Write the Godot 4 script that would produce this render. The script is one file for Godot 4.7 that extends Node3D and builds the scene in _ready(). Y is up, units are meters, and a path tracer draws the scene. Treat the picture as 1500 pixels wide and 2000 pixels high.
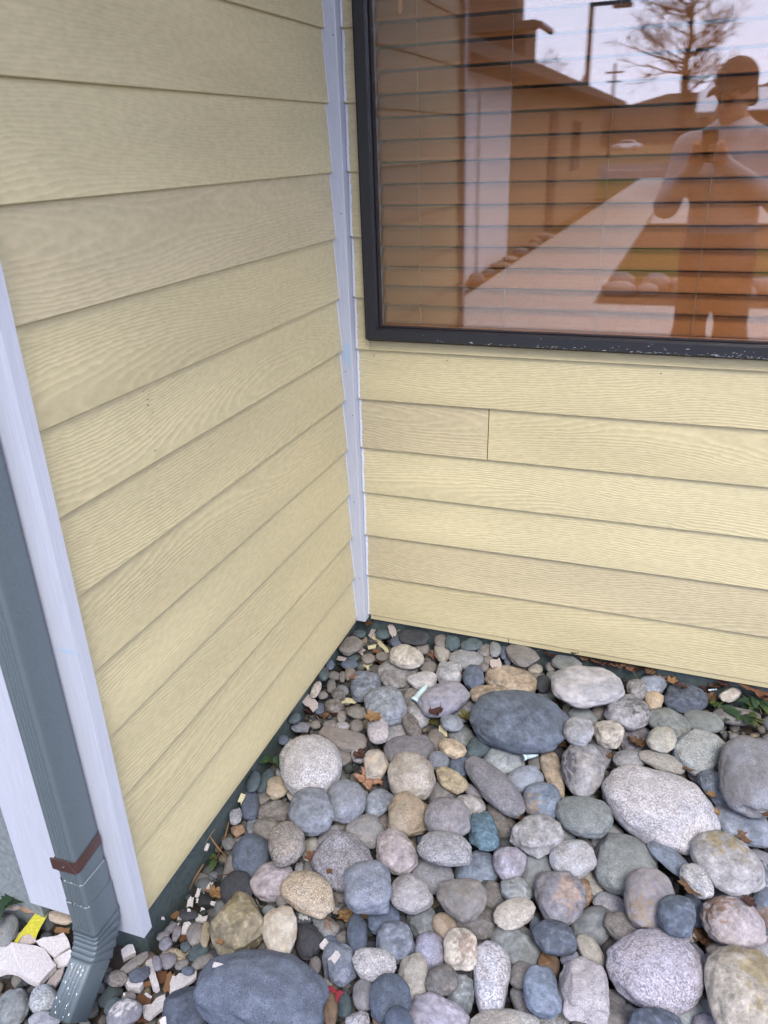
extends Node3D

var rng := RandomNumberGenerator.new()
var M := {}
var used := {}
const COURSES := [0.0, 0.1493, 0.2962, 0.4437, 0.5903, 0.7418, 0.8884, 1.0339, 1.1926, 1.3542, 1.5137, 1.6764, 1.836, 1.995, 2.152]
const SOIL := -0.165
const CAM := Vector3(0.89418, 1.40942, 2.06423)


func _ready():
	rng.seed = 20240611
	_camera_and_light()
	_materials()
	_setting()
	_house()
	_window()
	_blind()
	_downspout()
	_stones()
	_gravel()
	_outer_cobbles()
	_debris()
	_plants()
	_surroundings()
	_person()


# ------------------------------------------------------------------ camera, sky, sun
func _camera_and_light():
	var cam := Camera3D.new()
	cam.name = "camera"
	cam.fov = 66.092
	cam.near = 0.02
	cam.far = 3000.0
	cam.transform = Transform3D(Basis(Vector3(0.93778509, -0.03209994, -0.34572927), Vector3(-0.11805189, 0.90692285, -0.40441897), Vector3(0.3265316, 0.42007207, 0.84670926)), CAM)
	add_child(cam)
	cam.current = true
	var we := WorldEnvironment.new()
	we.name = "world_environment"
	var e := Environment.new()
	e.background_mode = Environment.BG_SKY
	var sky := Sky.new()
	var sm := ProceduralSkyMaterial.new()
	sm.sky_top_color = Color(0.80, 0.83, 0.94)
	sm.sky_horizon_color = Color(0.87, 0.895, 1.0)
	sm.sky_curve = 0.2
	sm.ground_bottom_color = Color(0.25, 0.24, 0.22)
	sm.ground_horizon_color = Color(0.5, 0.5, 0.5)
	sm.sky_energy_multiplier = 1.0
	sm.energy_multiplier = 1.0
	sky.sky_material = sm
	e.sky = sky
	e.tonemap_mode = Environment.TONE_MAPPER_LINEAR
	e.tonemap_exposure = 4.4
	e.sdfgi_enabled = true
	e.ssao_enabled = true
	e.ssil_enabled = true
	we.environment = e
	add_child(we)
	var sun := DirectionalLight3D.new()
	sun.name = "sun"
	sun.light_energy = 0.3
	sun.light_color = Color(1.0, 0.97, 0.93)
	sun.light_angular_distance = 25.0
	sun.shadow_enabled = true
	sun.look_at_from_position(Vector3(2.2, 5.5, 3.6), Vector3.ZERO, Vector3.UP)
	add_child(sun)


# ------------------------------------------------------------------ naming helpers
func numbered(called: String) -> String:
	if not used.has(called):
		used[called] = 0
		return called
	used[called] += 1
	return "%s_%03d" % [called, used[called]]


func thing(called: String, label: String, category: String, at := Vector3.ZERO, group := "") -> Node3D:
	var o := Node3D.new()
	o.name = numbered(called)
	add_child(o)
	o.position = at
	tag(o, label, category, group)
	return o


func tag(o: Node, label: String, category: String, group := ""):
	o.set_meta("label", label)
	o.set_meta("category", category)
	if group != "":
		o.set_meta("group", group)


func part(called: String, mesh: Mesh, mat: Material, parent: Node, at := Vector3.ZERO, label := "") -> MeshInstance3D:
	var o := MeshInstance3D.new()
	o.name = called if parent != self else numbered(called)
	o.mesh = mesh
	o.material_override = mat
	o.position = at
	parent.add_child(o, true)
	if label != "":
		o.set_meta("label", label)
	return o


func branch(called: String, parent: Node, label := "") -> Node3D:
	var o := Node3D.new()
	o.name = called
	parent.add_child(o, true)
	if label != "":
		o.set_meta("label", label)
	return o


func structure(called: String, mesh: Mesh, mat: Material, at := Vector3.ZERO) -> MeshInstance3D:
	var o := part(called, mesh, mat, self, at)
	o.set_meta("kind", "structure")
	return o


# ------------------------------------------------------------------ mesh helpers
func st_begin() -> SurfaceTool:
	var st := SurfaceTool.new()
	st.begin(Mesh.PRIMITIVE_TRIANGLES)
	return st


func st_end(st: SurfaceTool, smooth := false) -> ArrayMesh:
	if smooth:
		st.index()
	st.generate_normals()
	return st.commit()


func quad(st: SurfaceTool, a: Vector3, b: Vector3, c: Vector3, d: Vector3, uv := []):
	# a b c d run clockwise as seen from the front
	var p := [a, b, c, a, c, d]
	var k := [0, 1, 2, 0, 2, 3]
	for i in 6:
		if uv.size() == 4:
			st.set_uv(uv[k[i]])
		st.add_vertex(p[i])


func hexa(st: SurfaceTool, lo: Array, hi: Array):
	# lo, hi: four corners each, running counter-clockwise seen from above
	st.set_smooth_group(-1)
	quad(st, hi[3], hi[2], hi[1], hi[0])
	quad(st, lo[0], lo[1], lo[2], lo[3])
	for i in 4:
		var j := (i + 1) % 4
		quad(st, hi[i], hi[j], lo[j], lo[i])


func box_into(st: SurfaceTool, a: Vector3, b: Vector3, bevel := 0.0):
	var lo := Vector3(minf(a.x, b.x), minf(a.y, b.y), minf(a.z, b.z))
	var hi := Vector3(maxf(a.x, b.x), maxf(a.y, b.y), maxf(a.z, b.z))
	if bevel <= 0.0:
		hexa(st, [Vector3(lo.x, lo.y, hi.z), Vector3(hi.x, lo.y, hi.z), Vector3(hi.x, lo.y, lo.z), Vector3(lo.x, lo.y, lo.z)],
			[Vector3(lo.x, hi.y, hi.z), Vector3(hi.x, hi.y, hi.z), Vector3(hi.x, hi.y, lo.z), Vector3(lo.x, hi.y, lo.z)])
		return
	st.set_smooth_group(-1)
	var c := (lo + hi) * 0.5
	var h := (hi - lo) * 0.5
	var v := func(sx, sy, sz, ax): # corner moved in along the two other axes
		var q := Vector3(sx * h.x, sy * h.y, sz * h.z)
		for k in 3:
			if k != ax:
				q[k] -= signf(q[k]) * bevel
		return c + q
	var put := func(pts: Array):
		var n: Vector3 = (pts[1] - pts[0]).cross(pts[2] - pts[0])
		var mid := Vector3.ZERO
		for q in pts:
			mid += q
		mid = mid / pts.size() - c
		if n.dot(mid) > 0:
			pts.reverse()
		for i in range(1, pts.size() - 1):
			st.add_vertex(pts[0]); st.add_vertex(pts[i]); st.add_vertex(pts[i + 1])
	for s in [-1, 1]:
		put.call([v.call(s, -1, -1, 0), v.call(s, 1, -1, 0), v.call(s, 1, 1, 0), v.call(s, -1, 1, 0)])
		put.call([v.call(-1, s, -1, 1), v.call(1, s, -1, 1), v.call(1, s, 1, 1), v.call(-1, s, 1, 1)])
		put.call([v.call(-1, -1, s, 2), v.call(1, -1, s, 2), v.call(1, 1, s, 2), v.call(-1, 1, s, 2)])
		for t in [-1, 1]:
			put.call([v.call(s, t, -1, 0), v.call(s, t, 1, 0), v.call(s, t, 1, 1), v.call(s, t, -1, 1)])
			put.call([v.call(s, -1, t, 0), v.call(s, 1, t, 0), v.call(s, 1, t, 2), v.call(s, -1, t, 2)])
			put.call([v.call(-1, s, t, 1), v.call(1, s, t, 1), v.call(1, s, t, 2), v.call(-1, s, t, 2)])
			for w in [-1, 1]:
				put.call([v.call(s, t, w, 0), v.call(s, t, w, 1), v.call(s, t, w, 2)])


func box(a: Vector3, b: Vector3, bevel := 0.0) -> ArrayMesh:
	var st := st_begin()
	box_into(st, a, b, bevel)
	return st_end(st)


func tube_into(st: SurfaceTool, pts: Array, radii: Array, sides := 6):
	st.set_smooth_group(0)
	var rings := []
	for i in pts.size():
		var d: Vector3 = (pts[mini(i + 1, pts.size() - 1)] - pts[maxi(i - 1, 0)]).normalized()
		var u := d.cross(Vector3.RIGHT if absf(d.x) < 0.8 else Vector3.UP).normalized()
		var w := d.cross(u)
		var ring := []
		for k in sides:
			var a := TAU * k / sides
			ring.append(pts[i] + (u * cos(a) + w * sin(a)) * radii[i])
		rings.append(ring)
	for i in pts.size() - 1:
		for k in sides:
			var j := (k + 1) % sides
			quad(st, rings[i][k], rings[i + 1][k], rings[i + 1][j], rings[i][j])
	for e in [0, pts.size() - 1]:
		for k in sides:
			var j := (k + 1) % sides
			if e == 0:
				st.add_vertex(pts[e]); st.add_vertex(rings[e][k]); st.add_vertex(rings[e][j])
			else:
				st.add_vertex(pts[e]); st.add_vertex(rings[e][j]); st.add_vertex(rings[e][k])


func tube(pts: Array, radii: Array, sides := 6) -> ArrayMesh:
	var st := st_begin()
	tube_into(st, pts, radii, sides)
	return st_end(st, true)


func sheet(outline: PackedVector2Array, thick: float, wobble := 0.0, freq := 20.0, cell := 0.0) -> ArrayMesh:
	# a flat piece with a ragged outline lying in the xz plane, y up, with real thickness
	var st := st_begin()
	st.set_smooth_group(-1)
	var nz := FastNoiseLite.new()
	nz.seed = rng.randi() % 1000
	nz.frequency = freq
	var lift := func(p: Vector2) -> float: return wobble * nz.get_noise_2d(p.x, p.y)
	var tri := Geometry2D.triangulate_polygon(outline)
	for t in range(0, tri.size(), 3):
		var a := outline[tri[t]]
		var b := outline[tri[t + 1]]
		var c := outline[tri[t + 2]]
		if (b - a).cross(c - a) < 0:
			var s := b
			b = c
			c = s
		for q in [a, b, c]:
			st.add_vertex(Vector3(q.x, thick + lift.call(q), q.y))
		for q in [a, c, b]:
			st.add_vertex(Vector3(q.x, lift.call(q), q.y))
	for i in outline.size():
		var a := outline[i]
		var b := outline[(i + 1) % outline.size()]
		var la: float = lift.call(a)
		var lb: float = lift.call(b)
		quad(st, Vector3(a.x, thick + la, a.y), Vector3(b.x, thick + lb, b.y), Vector3(b.x, lb, b.y), Vector3(a.x, la, a.y))
	return st_end(st)


# ------------------------------------------------------------------ materials
func lin(r: float, g: float, b: float) -> Color:
	return Color(r, g, b).linear_to_srgb()


func mat(called: String, c: Color, rough := 0.8, spec := 0.4) -> StandardMaterial3D:
	var m := StandardMaterial3D.new()
	m.resource_name = called
	m.albedo_color = c
	m.roughness = rough
	m.metallic_specular = spec
	M[called] = m
	return m


func noise(freq: float, seed_: int, type := FastNoiseLite.TYPE_SIMPLEX_SMOOTH, octaves := 4) -> FastNoiseLite:
	var n := FastNoiseLite.new()
	n.seed = seed_
	n.frequency = freq
	n.noise_type = type
	n.fractal_octaves = octaves
	if octaves <= 1:
		n.fractal_type = FastNoiseLite.FRACTAL_NONE
	return n


func noise_bytes(n: FastNoiseLite, w: int, h: int) -> PackedByteArray:
	var im := n.get_seamless_image(w, h, false, false, 0.1, true)
	im.convert(Image.FORMAT_L8)
	return im.get_data()


func gray_texture(data: PackedByteArray, w: int, h: int) -> ImageTexture:
	var im := Image.create_from_data(w, h, false, Image.FORMAT_L8, data)
	im.convert(Image.FORMAT_RGB8)
	return ImageTexture.create_from_image(im)


func siding_textures() -> Array:
	var w := 1024
	var rows := 12
	var rh := 128
	var h := rows * rh
	var warp := noise_bytes(noise(0.012, 5, FastNoiseLite.TYPE_SIMPLEX_SMOOTH, 3), w, 512)
	var fine := noise_bytes(noise(0.09, 9, FastNoiseLite.TYPE_SIMPLEX_SMOOTH, 2), w, 512)
	var cloud := noise_bytes(noise(0.006, 21, FastNoiseLite.TYPE_SIMPLEX_SMOOTH, 4), w, 512)
	var hd := PackedByteArray()
	hd.resize(w * h)
	var cd := PackedByteArray()
	cd.resize(w * h)
	var r := RandomNumberGenerator.new()
	r.seed = 77
	for b in rows:
		var yc0 := r.randf_range(-0.45, 1.45)
		var d0 := r.randf_range(0.10, 0.30)
		var amp := r.randf_range(0.05, 0.28)
		var ph := r.randf() * TAU
		var wf := r.randf_range(0.6, 1.4)
		var f := r.randf_range(26.0, 36.0)
		var so := r.randi() % 512
		for x in w:
			var xx := float(x) / w
			var yc := yc0 + 0.12 * sin(xx * TAU + ph)
			var dd := d0 + amp * (0.5 + 0.5 * sin(xx * TAU * wf + ph * 1.7))
			dd *= dd
			for y in rh:
				var yy := float(y) / rh
				var i := ((y + so) % 512) * w
				var wv := (warp[i + (x >> 2)] - 128) * 0.00042 + (fine[i + (x >> 1)] - 128) * 0.00008
				var q := yy - yc + wv
				var ring := sqrt(q * q + dd) * f
				var s := 0.5 + 0.5 * sin(ring * TAU)
				s = s * s
				var env := 0.35 + 0.0052 * cloud[i + (x >> 1)]
				var o := (b * rh + y) * w + x
				hd[o] = clampi(int(50.0 + 175.0 * s * minf(env, 1.0) + (fine[i + x] - 128) * 0.10), 0, 255)
				cd[o] = clampi(int(224.0 + (cloud[i + (x >> 2)] - 128) * 0.07 + (fine[i + (x >> 1)] - 128) * 0.07 + s * 7.0), 0, 255)
	return [gray_texture(cd, w, h), gray_texture(hd, w, h)]


func stone_textures():
	var n := 512
	var cloud := noise_bytes(noise(0.011, 3), n, n)
	var mid := noise_bytes(noise(0.035, 13), n, n)
	var fine := noise_bytes(noise(0.16, 7, FastNoiseLite.TYPE_SIMPLEX_SMOOTH, 2), n, n)
	var cn := noise(0.19, 31, FastNoiseLite.TYPE_CELLULAR, 1)
	cn.cellular_return_type = FastNoiseLite.RETURN_CELL_VALUE
	var cell := noise_bytes(cn, n, n)
	var cn2 := noise(0.26, 41, FastNoiseLite.TYPE_CELLULAR, 1)
	cn2.cellular_return_type = FastNoiseLite.RETURN_CELL_VALUE
	var cell2 := noise_bytes(cn2, n, n)
	var rn := noise(0.012, 51, FastNoiseLite.TYPE_SIMPLEX_SMOOTH, 4)
	rn.fractal_type = FastNoiseLite.FRACTAL_RIDGED
	var ridge := noise_bytes(rn, n, n)
	var g := PackedByteArray(); var f := PackedByteArray(); var m := PackedByteArray(); var v := PackedByteArray(); var s := PackedByteArray(); var b := PackedByteArray()
	for a in [g, f, m, v, s, b]:
		a.resize(n * n)
	for i in n * n:
		var c := cloud[i] - 128
		var e := fine[i] - 128
		var d := mid[i] - 128
		var gv := 208.0 + e * 0.12 + c * 0.10
		if cell[i] < 46:
			gv *= 0.76
		elif cell[i] > 205:
			gv = 238.0
		elif cell[i] > 150:
			gv *= 0.90
		g[i] = clampi(int(gv), 0, 255)
		var fv := 192.0 + e * 0.20 + c * 0.12 + d * 0.09
		if cell2[i] > 226:
			fv += 30.0
		elif cell2[i] < 30:
			fv -= 30.0
		f[i] = clampi(int(fv), 0, 255)
		var mv := 194.0 + c * 0.32 + d * 0.22 + e * 0.15
		if cell2[i] > 236:
			mv += 26.0
		m[i] = clampi(int(mv), 0, 255)
		var rr := ridge[i] / 255.0
		v[i] = clampi(int(164.0 + c * 0.22 + d * 0.22 + e * 0.15 + 75.0 * pow(rr, 3.0)), 0, 255)
		s[i] = clampi(int(200.0 + c * 0.16 + e * 0.18 + d * 0.10 + (18.0 if cell2[i] > 240 else 0.0)), 0, 255)
		b[i] = clampi(int(128.0 + e * 0.5 + d * 0.35 + (cell[i] - 128) * 0.10), 0, 255)
	var bump := gray_texture(b, n, n)
	M.stone_bump = bump
	var k := {"granite": g, "fine": f, "mottled": m, "veined": v, "smooth": s}
	for key in k:
		var tex := gray_texture(k[key], n, n)
		for j in 4:
			var x := mat("stone_%s_%d" % [key, j], Color.WHITE, 0.72 + 0.04 * j, 0.42)
			x.vertex_color_use_as_albedo = true
			x.albedo_texture = tex
			x.uv1_triplanar = true
			x.uv1_triplanar_sharpness = 4.0
			x.uv1_scale = Vector3.ONE * (3.6 + 0.5 * j)
			x.uv1_offset = Vector3(0.27 * j, 0.61 * j, 0.13 * j)
			x.heightmap_enabled = true
			x.heightmap_texture = bump
			x.heightmap_scale = 0.14


func grain_texture(seed_: int, lo: float, hi: float, fx: float, fy: float) -> ImageTexture:
	var w := 512
	var a := noise(1.0, seed_, FastNoiseLite.TYPE_SIMPLEX_SMOOTH, 4)
	var d := PackedByteArray()
	d.resize(w * w)
	for y in w:
		for x in w:
			# wraps because the sample point runs round two circles
			var u := TAU * x / w
			var t := TAU * y / w
			var q := a.get_noise_3d(cos(u) * fx, sin(u) * fx + cos(t) * fy, sin(t) * fy)
			d[y * w + x] = clampi(int(255.0 * lerpf(lo, hi, 0.5 + 0.5 * q)), 0, 255)
	return gray_texture(d, w, w)


func _materials():
	stone_textures()
	var sid := siding_textures()
	var tones := [lin(0.618, 0.548, 0.338), lin(0.598, 0.528, 0.326), lin(0.572, 0.502, 0.328), lin(0.650, 0.583, 0.368), lin(0.548, 0.480, 0.310)]
	for i in tones.size():
		var m := mat("siding_%d" % i, tones[i], 0.62, 0.42)
		m.albedo_texture = sid[0]
		m.heightmap_enabled = true
		m.heightmap_texture = sid[1]
		m.heightmap_scale = 0.085
	var flecks := grain_texture(4, 0.86, 1.0, 6.0, 6.0)
	var grain := grain_texture(8, 0.80, 1.0, 26.0, 1.5)
	var blot := grain_texture(15, 0.72, 1.0, 2.5, 2.5)
	M.flecks = flecks
	M.blot = blot
	var tri := func(m: StandardMaterial3D, tex: Texture2D, s: float, bump := 0.0):
		m.albedo_texture = tex
		m.uv1_triplanar = true
		m.uv1_scale = Vector3(s, s, s)
		if bump > 0.0:
			m.heightmap_enabled = true
			m.heightmap_texture = tex
			m.heightmap_scale = bump
	tri.call(mat("trim", lin(0.53, 0.565, 0.665), 0.55, 0.45), grain, 3.0, 0.05)
	M.trim.uv1_scale = Vector3(9.0, 1.2, 9.0)
	tri.call(mat("caulk", lin(0.60, 0.63, 0.73), 0.5, 0.45), flecks, 10.0)
	tri.call(mat("foundation", lin(0.085, 0.115, 0.118), 0.75, 0.4), blot, 4.0, 0.05)
	tri.call(mat("side_panel", lin(0.24, 0.28, 0.30), 0.75, 0.4), blot, 4.0)
	tri.call(mat("frame", lin(0.016, 0.018, 0.026), 0.48, 0.5), blot, 9.0)
	tri.call(mat("frame_edge", lin(0.030, 0.020, 0.024), 0.6, 0.4), blot, 7.0)
	tri.call(mat("weathering", lin(0.42, 0.44, 0.48), 0.9, 0.3), flecks, 10.0)
	tri.call(mat("jamb", lin(0.80, 0.79, 0.76), 0.6, 0.4), flecks, 4.0)
	tri.call(mat("plaster", lin(0.55, 0.53, 0.50), 0.9, 0.3), flecks, 2.0)
	tri.call(mat("soffit", lin(0.42, 0.38, 0.28), 0.8, 0.3), flecks, 2.0)
	tri.call(mat("roofing", lin(0.07, 0.065, 0.06), 0.9, 0.3), blot, 3.0)
	for i in 3:
		var m := mat("slat_%d" % i, [lin(0.48, 0.190, 0.062), lin(0.44, 0.175, 0.057), lin(0.52, 0.207, 0.068)][i], 0.55, 0.3)
		tri.call(m, grain, 3.0)
		m.uv1_scale = Vector3(1.3, 16.0, 16.0)
		m.uv1_offset = Vector3(0.31 * i, 0.17 * i, 0.0)
	tri.call(mat("cord", lin(0.34, 0.25, 0.17), 0.8, 0.3), flecks, 20.0)
	tri.call(mat("spout", lin(0.105, 0.135, 0.155), 0.38, 0.5), flecks, 5.0)
	tri.call(mat("strap", lin(0.080, 0.038, 0.034), 0.4, 0.5), blot, 12.0)
	tri.call(mat("cut_edge", lin(0.42, 0.45, 0.46), 0.5, 0.5), flecks, 20.0)
	mat("rivet", lin(0.06, 0.05, 0.06), 0.35, 0.5).metallic = 0.6
	mat("teal_mark", lin(0.34, 0.46, 0.60), 0.7, 0.4)
	mat("dirt_mark", lin(0.10, 0.095, 0.085), 0.9, 0.2)
	tri.call(mat("soil", lin(0.060, 0.050, 0.043), 0.95, 0.2), blot, 6.0, 0.6)
	tri.call(mat("concrete", lin(0.52, 0.50, 0.47), 0.9, 0.3), blot, 0.8, 0.05)
	tri.call(mat("asphalt", lin(0.085, 0.085, 0.09), 0.9, 0.3), blot, 0.5)
	tri.call(mat("lawn", lin(0.085, 0.10, 0.025), 0.95, 0.2), blot, 0.7)
	tri.call(mat("field", lin(0.16, 0.115, 0.055), 0.95, 0.2), blot, 0.05)
	tri.call(mat("hill", lin(0.05, 0.045, 0.035), 0.95, 0.2), blot, 0.02)
	tri.call(mat("bark_bed", lin(0.17, 0.10, 0.06), 0.95, 0.2), blot, 1.3)
	tri.call(mat("wing_wall", lin(0.30, 0.22, 0.13), 0.8, 0.3), grain, 0.6)
	tri.call(mat("wing_trim", lin(0.72, 0.70, 0.70), 0.7, 0.3), flecks, 2.0)
	tri.call(mat("dark_wall", lin(0.10, 0.075, 0.055), 0.8, 0.3), grain, 0.4)
	tri.call(mat("metal_roof", lin(0.55, 0.58, 0.64), 0.4, 0.5), flecks, 0.4)
	mat("dark_metal", lin(0.03, 0.028, 0.028), 0.5, 0.5)
	mat("white_paint", lin(0.75, 0.75, 0.75), 0.5, 0.5)
	mat("window_dark", lin(0.03, 0.035, 0.04), 0.1, 0.5)
	tri.call(mat("bark", lin(0.075, 0.06, 0.048), 0.95, 0.2), grain, 2.0)
	tri.call(mat("needles", lin(0.035, 0.05, 0.022), 0.9, 0.3), flecks, 3.0)
	# glass: two smooth panes plus an added third, each with an outer and an inner face
	var gm := mat("glass", Color(1.0, 1.0, 1.0, 0.0), 0.0, 0.5)
	gm.transparency = BaseMaterial3D.TRANSPARENCY_ALPHA
	# debris
	tri.call(mat("paint_white", lin(0.66, 0.63, 0.66), 0.75, 0.4), blot, 14.0, 0.08)
	tri.call(mat("paint_pink", lin(0.50, 0.44, 0.44), 0.8, 0.35), blot, 12.0, 0.08)
	tri.call(mat("paint_cream", lin(0.66, 0.62, 0.42), 0.75, 0.4), blot, 14.0, 0.05)
	tri.call(mat("yellow_strip", lin(0.60, 0.57, 0.06), 0.5, 0.45), blot, 9.0)
	tri.call(mat("splinter", lin(0.22, 0.125, 0.065), 0.8, 0.3), grain, 6.0)
	tri.call(mat("wood_grey", lin(0.26, 0.20, 0.15), 0.85, 0.3), grain, 6.0)
	tri.call(mat("bark_chip", lin(0.13, 0.065, 0.035), 0.9, 0.3), grain, 9.0)
	for a in [["leaf_rust", lin(0.21, 0.105, 0.062)], ["leaf_brown", lin(0.135, 0.075, 0.042)], ["leaf_tan", lin(0.29, 0.175, 0.085)], ["leaf_dark", lin(0.062, 0.026, 0.022)], ["leaf_pink", lin(0.38, 0.215, 0.15)], ["leaf_green", lin(0.020, 0.050, 0.022)], ["leaf_lime", lin(0.055, 0.090, 0.030)], ["leaf_olive", lin(0.13, 0.12, 0.03)]]:
		var m := mat(a[0], a[1], 0.62, 0.4)
		tri.call(m, blot, 16.0, 0.03)
		m.backlight_enabled = true
		m.backlight = Color(0.25, 0.22, 0.12)
	mat("nozzle", lin(0.42, 0.55, 0.62), 0.35, 0.5)
	mat("nozzle_inside", lin(0.10, 0.14, 0.18), 0.5, 0.4)
	mat("red_tape", lin(0.24, 0.025, 0.045), 0.45, 0.5)
	var pm := mat("person", Color.WHITE, 0.85, 0.3)
	pm.vertex_color_use_as_albedo = true
	var gv := mat("gravel", Color.WHITE, 0.8, 0.35)
	gv.vertex_color_use_as_albedo = true
	gv.albedo_texture = M.stone_fine_0.albedo_texture
	gv.uv1_triplanar = true
	gv.uv1_scale = Vector3.ONE * 6.0
	var cb := mat("cobbles", Color.WHITE, 0.78, 0.4)
	cb.vertex_color_use_as_albedo = true
	cb.albedo_texture = M.stone_fine_0.albedo_texture
	cb.uv1_triplanar = true
	cb.uv1_world_triplanar = true
	cb.uv1_scale = Vector3.ONE * 4.0


# ------------------------------------------------------------------ ground, paths, hills
func _setting():
	var big := st_begin()
	big.set_smooth_group(-1)
	quad(big, Vector3(-900, 0, -900), Vector3(900, 0, -900), Vector3(900, 0, 900), Vector3(-900, 0, 900))
	structure("ground", st_end(big), M.field, Vector3(0, -0.20, 0))
	var bed := st_begin()
	bed.set_smooth_group(0)
	var bn := noise(9.0, 2)
	for i in 70:
		for k in 44:
			var q := []
			for d in [[0, 0], [1, 0], [1, 1], [0, 1]]:
				var x: float = -1.6 + 0.08 * (i + d[0])
				var z: float = -0.12 + 0.08 * (k + d[1])
				q.append(Vector3(x, bed_level(z) - 0.030 + 0.008 * bn.get_noise_2d(x, z), z))
			quad(bed, q[0], q[1], q[2], q[3])
	structure("planting_bed", st_end(bed, true), M.soil)
	structure("concrete_path", box(Vector3(-1.55, -0.26, 3.4), Vector3(6.0, -0.15, 6.55), 0.01), M.concrete)
	structure("concrete_driveway", box(Vector3(-1.45, -0.26, 6.552), Vector3(0.0, -0.15, 36.0), 0.01), M.concrete)
	structure("rock_border_bed", box(Vector3(0.06, -0.26, 6.56), Vector3(6.0, -0.155, 8.3)), M.soil)
	structure("lawn", box(Vector3(0.06, -0.26, 8.304), Vector3(9.0, -0.146, 11.4)), M.lawn)
	structure("bark_bed", box(Vector3(0.06, -0.26, 11.404), Vector3(9.0, -0.155, 15.5)), M.bark_bed)
	structure("side_path", box(Vector3(0.06, -0.26, 15.504), Vector3(14.0, -0.15, 24.0)), M.concrete)
	structure("front_lawn", box(Vector3(-9.0, -0.26, 23.0), Vector3(-1.5, -0.146, 35.9)), M.lawn)
	structure("verge", box(Vector3(0.1, -0.26, 24.1), Vector3(30.0, -0.152, 35.9)), M.bark_bed)
	structure("road", box(Vector3(-120, -0.3, 36.004), Vector3(120, -0.16, 58.0)), M.asphalt)
	for i in 14:
		structure("road_marking", box(Vector3(-40.0 + 6.0 * i, -0.17, 46.7), Vector3(-37.0 + 6.0 * i, -0.155, 46.85)), M.white_paint)
	# a long low ridge of hills
	var st := st_begin()
	st.set_smooth_group(0)
	var hn := noise(0.012, 4)
	var prev := []
	for i in 81:
		var x := -400.0 + 10.0 * i
		var top := 12.5 + 3.5 * hn.get_noise_2d(x, 0.0) * 2.0 + 1.2 * sin(x * 0.35)
		var row := [Vector3(x, -1, 215), Vector3(x, top * 0.55, 238), Vector3(x, top, 262), Vector3(x, -1, 330)]
		if i > 0:
			for k in 3:
				quad(st, prev[k], prev[k + 1], row[k + 1], row[k])
		prev = row
	structure("hills", st_end(st, true), M.hill)


# ------------------------------------------------------------------ siding
func board_mesh(length: float, height: float, lap: float, row: int, u0: float) -> ArrayMesh:
	# lies along +x, faces +z, leans back at the top under the next board
	var st := st_begin()
	st.set_smooth_group(-1)
	var t := 0.0078
	var slope := 0.0088 / height
	var h := height + lap
	var zt := -slope * h
	var b := 0.0014
	var p := func(x, y): return Vector3(x, y, -slope * y)
	var uv := func(x, y): return Vector2(u0 + x / 1.5, (row + 0.02 + 0.95 * clampf(y / h, 0, 1)) / 12.0)
	quad(st, p.call(0, h), p.call(length, h), p.call(length, b), p.call(0, b), [uv.call(0, h), uv.call(length, h), uv.call(length, b), uv.call(0, b)])
	var z := Vector2(u0, (row + 0.5) / 12.0)
	var q := [z, z, z, z]
	# rounded drip edge, underside, back, top, ends
	quad(st, p.call(0, b), p.call(length, b), Vector3(length, 0, -b), Vector3(0, 0, -b), q)
	quad(st, Vector3(0, 0, -b), Vector3(length, 0, -b), Vector3(length, 0, -t), Vector3(0, 0, -t), q)
	quad(st, Vector3(0, 0, -t), Vector3(length, 0, -t), Vector3(length, h, zt - t), Vector3(0, h, zt - t), q)
	quad(st, Vector3(0, h, zt - t), Vector3(length, h, zt - t), Vector3(length, h, zt), Vector3(0, h, zt), q)
	quad(st, Vector3(0, h, zt - t), Vector3(0, h, zt), Vector3(0, 0, -b), Vector3(0, 0, -t), q)
	quad(st, Vector3(length, h, zt), Vector3(length, h, zt - t), Vector3(length, 0, -t), Vector3(length, 0, -b), q)
	return st_end(st)


func lay_board(parent: Node, at: Vector3, turn: float, length: float, k: int, tone: int, row: int):
	var height: float = COURSES[k + 1] - COURSES[k]
	var o := part("siding_board", board_mesh(length, height, 0.024, row, 0.02 * (k % 9)), M["siding_%d" % tone], parent, at)
	o.rotation.y = turn
	o.rotation.z = (k * 37 % 7 - 3) * 0.0002
	return o


func ragged_strip(along: float, w: float, t: float, seed_: int, taper := 1.0) -> ArrayMesh:
	# a bead of caulk standing on y = 0, face +z, one edge straight and one edge uneven
	var st := st_begin()
	st.set_smooth_group(0)
	var r := RandomNumberGenerator.new()
	r.seed = seed_
	var n := 26
	var prev := []
	for i in n + 1:
		var y := along * i / n
		var ww := w * (taper + (1.0 - taper) * i / n) * r.randf_range(0.72, 1.18)
		var row := [Vector3(0, y, 0), Vector3(0.001, y, t), Vector3(ww * 0.6, y, t * r.randf_range(0.7, 1.1)), Vector3(ww, y, 0)]
		if i > 0:
			for k in 3:
				quad(st, row[k], row[k + 1], prev[k + 1], prev[k])
		prev = row
	return st_end(st, true)


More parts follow.
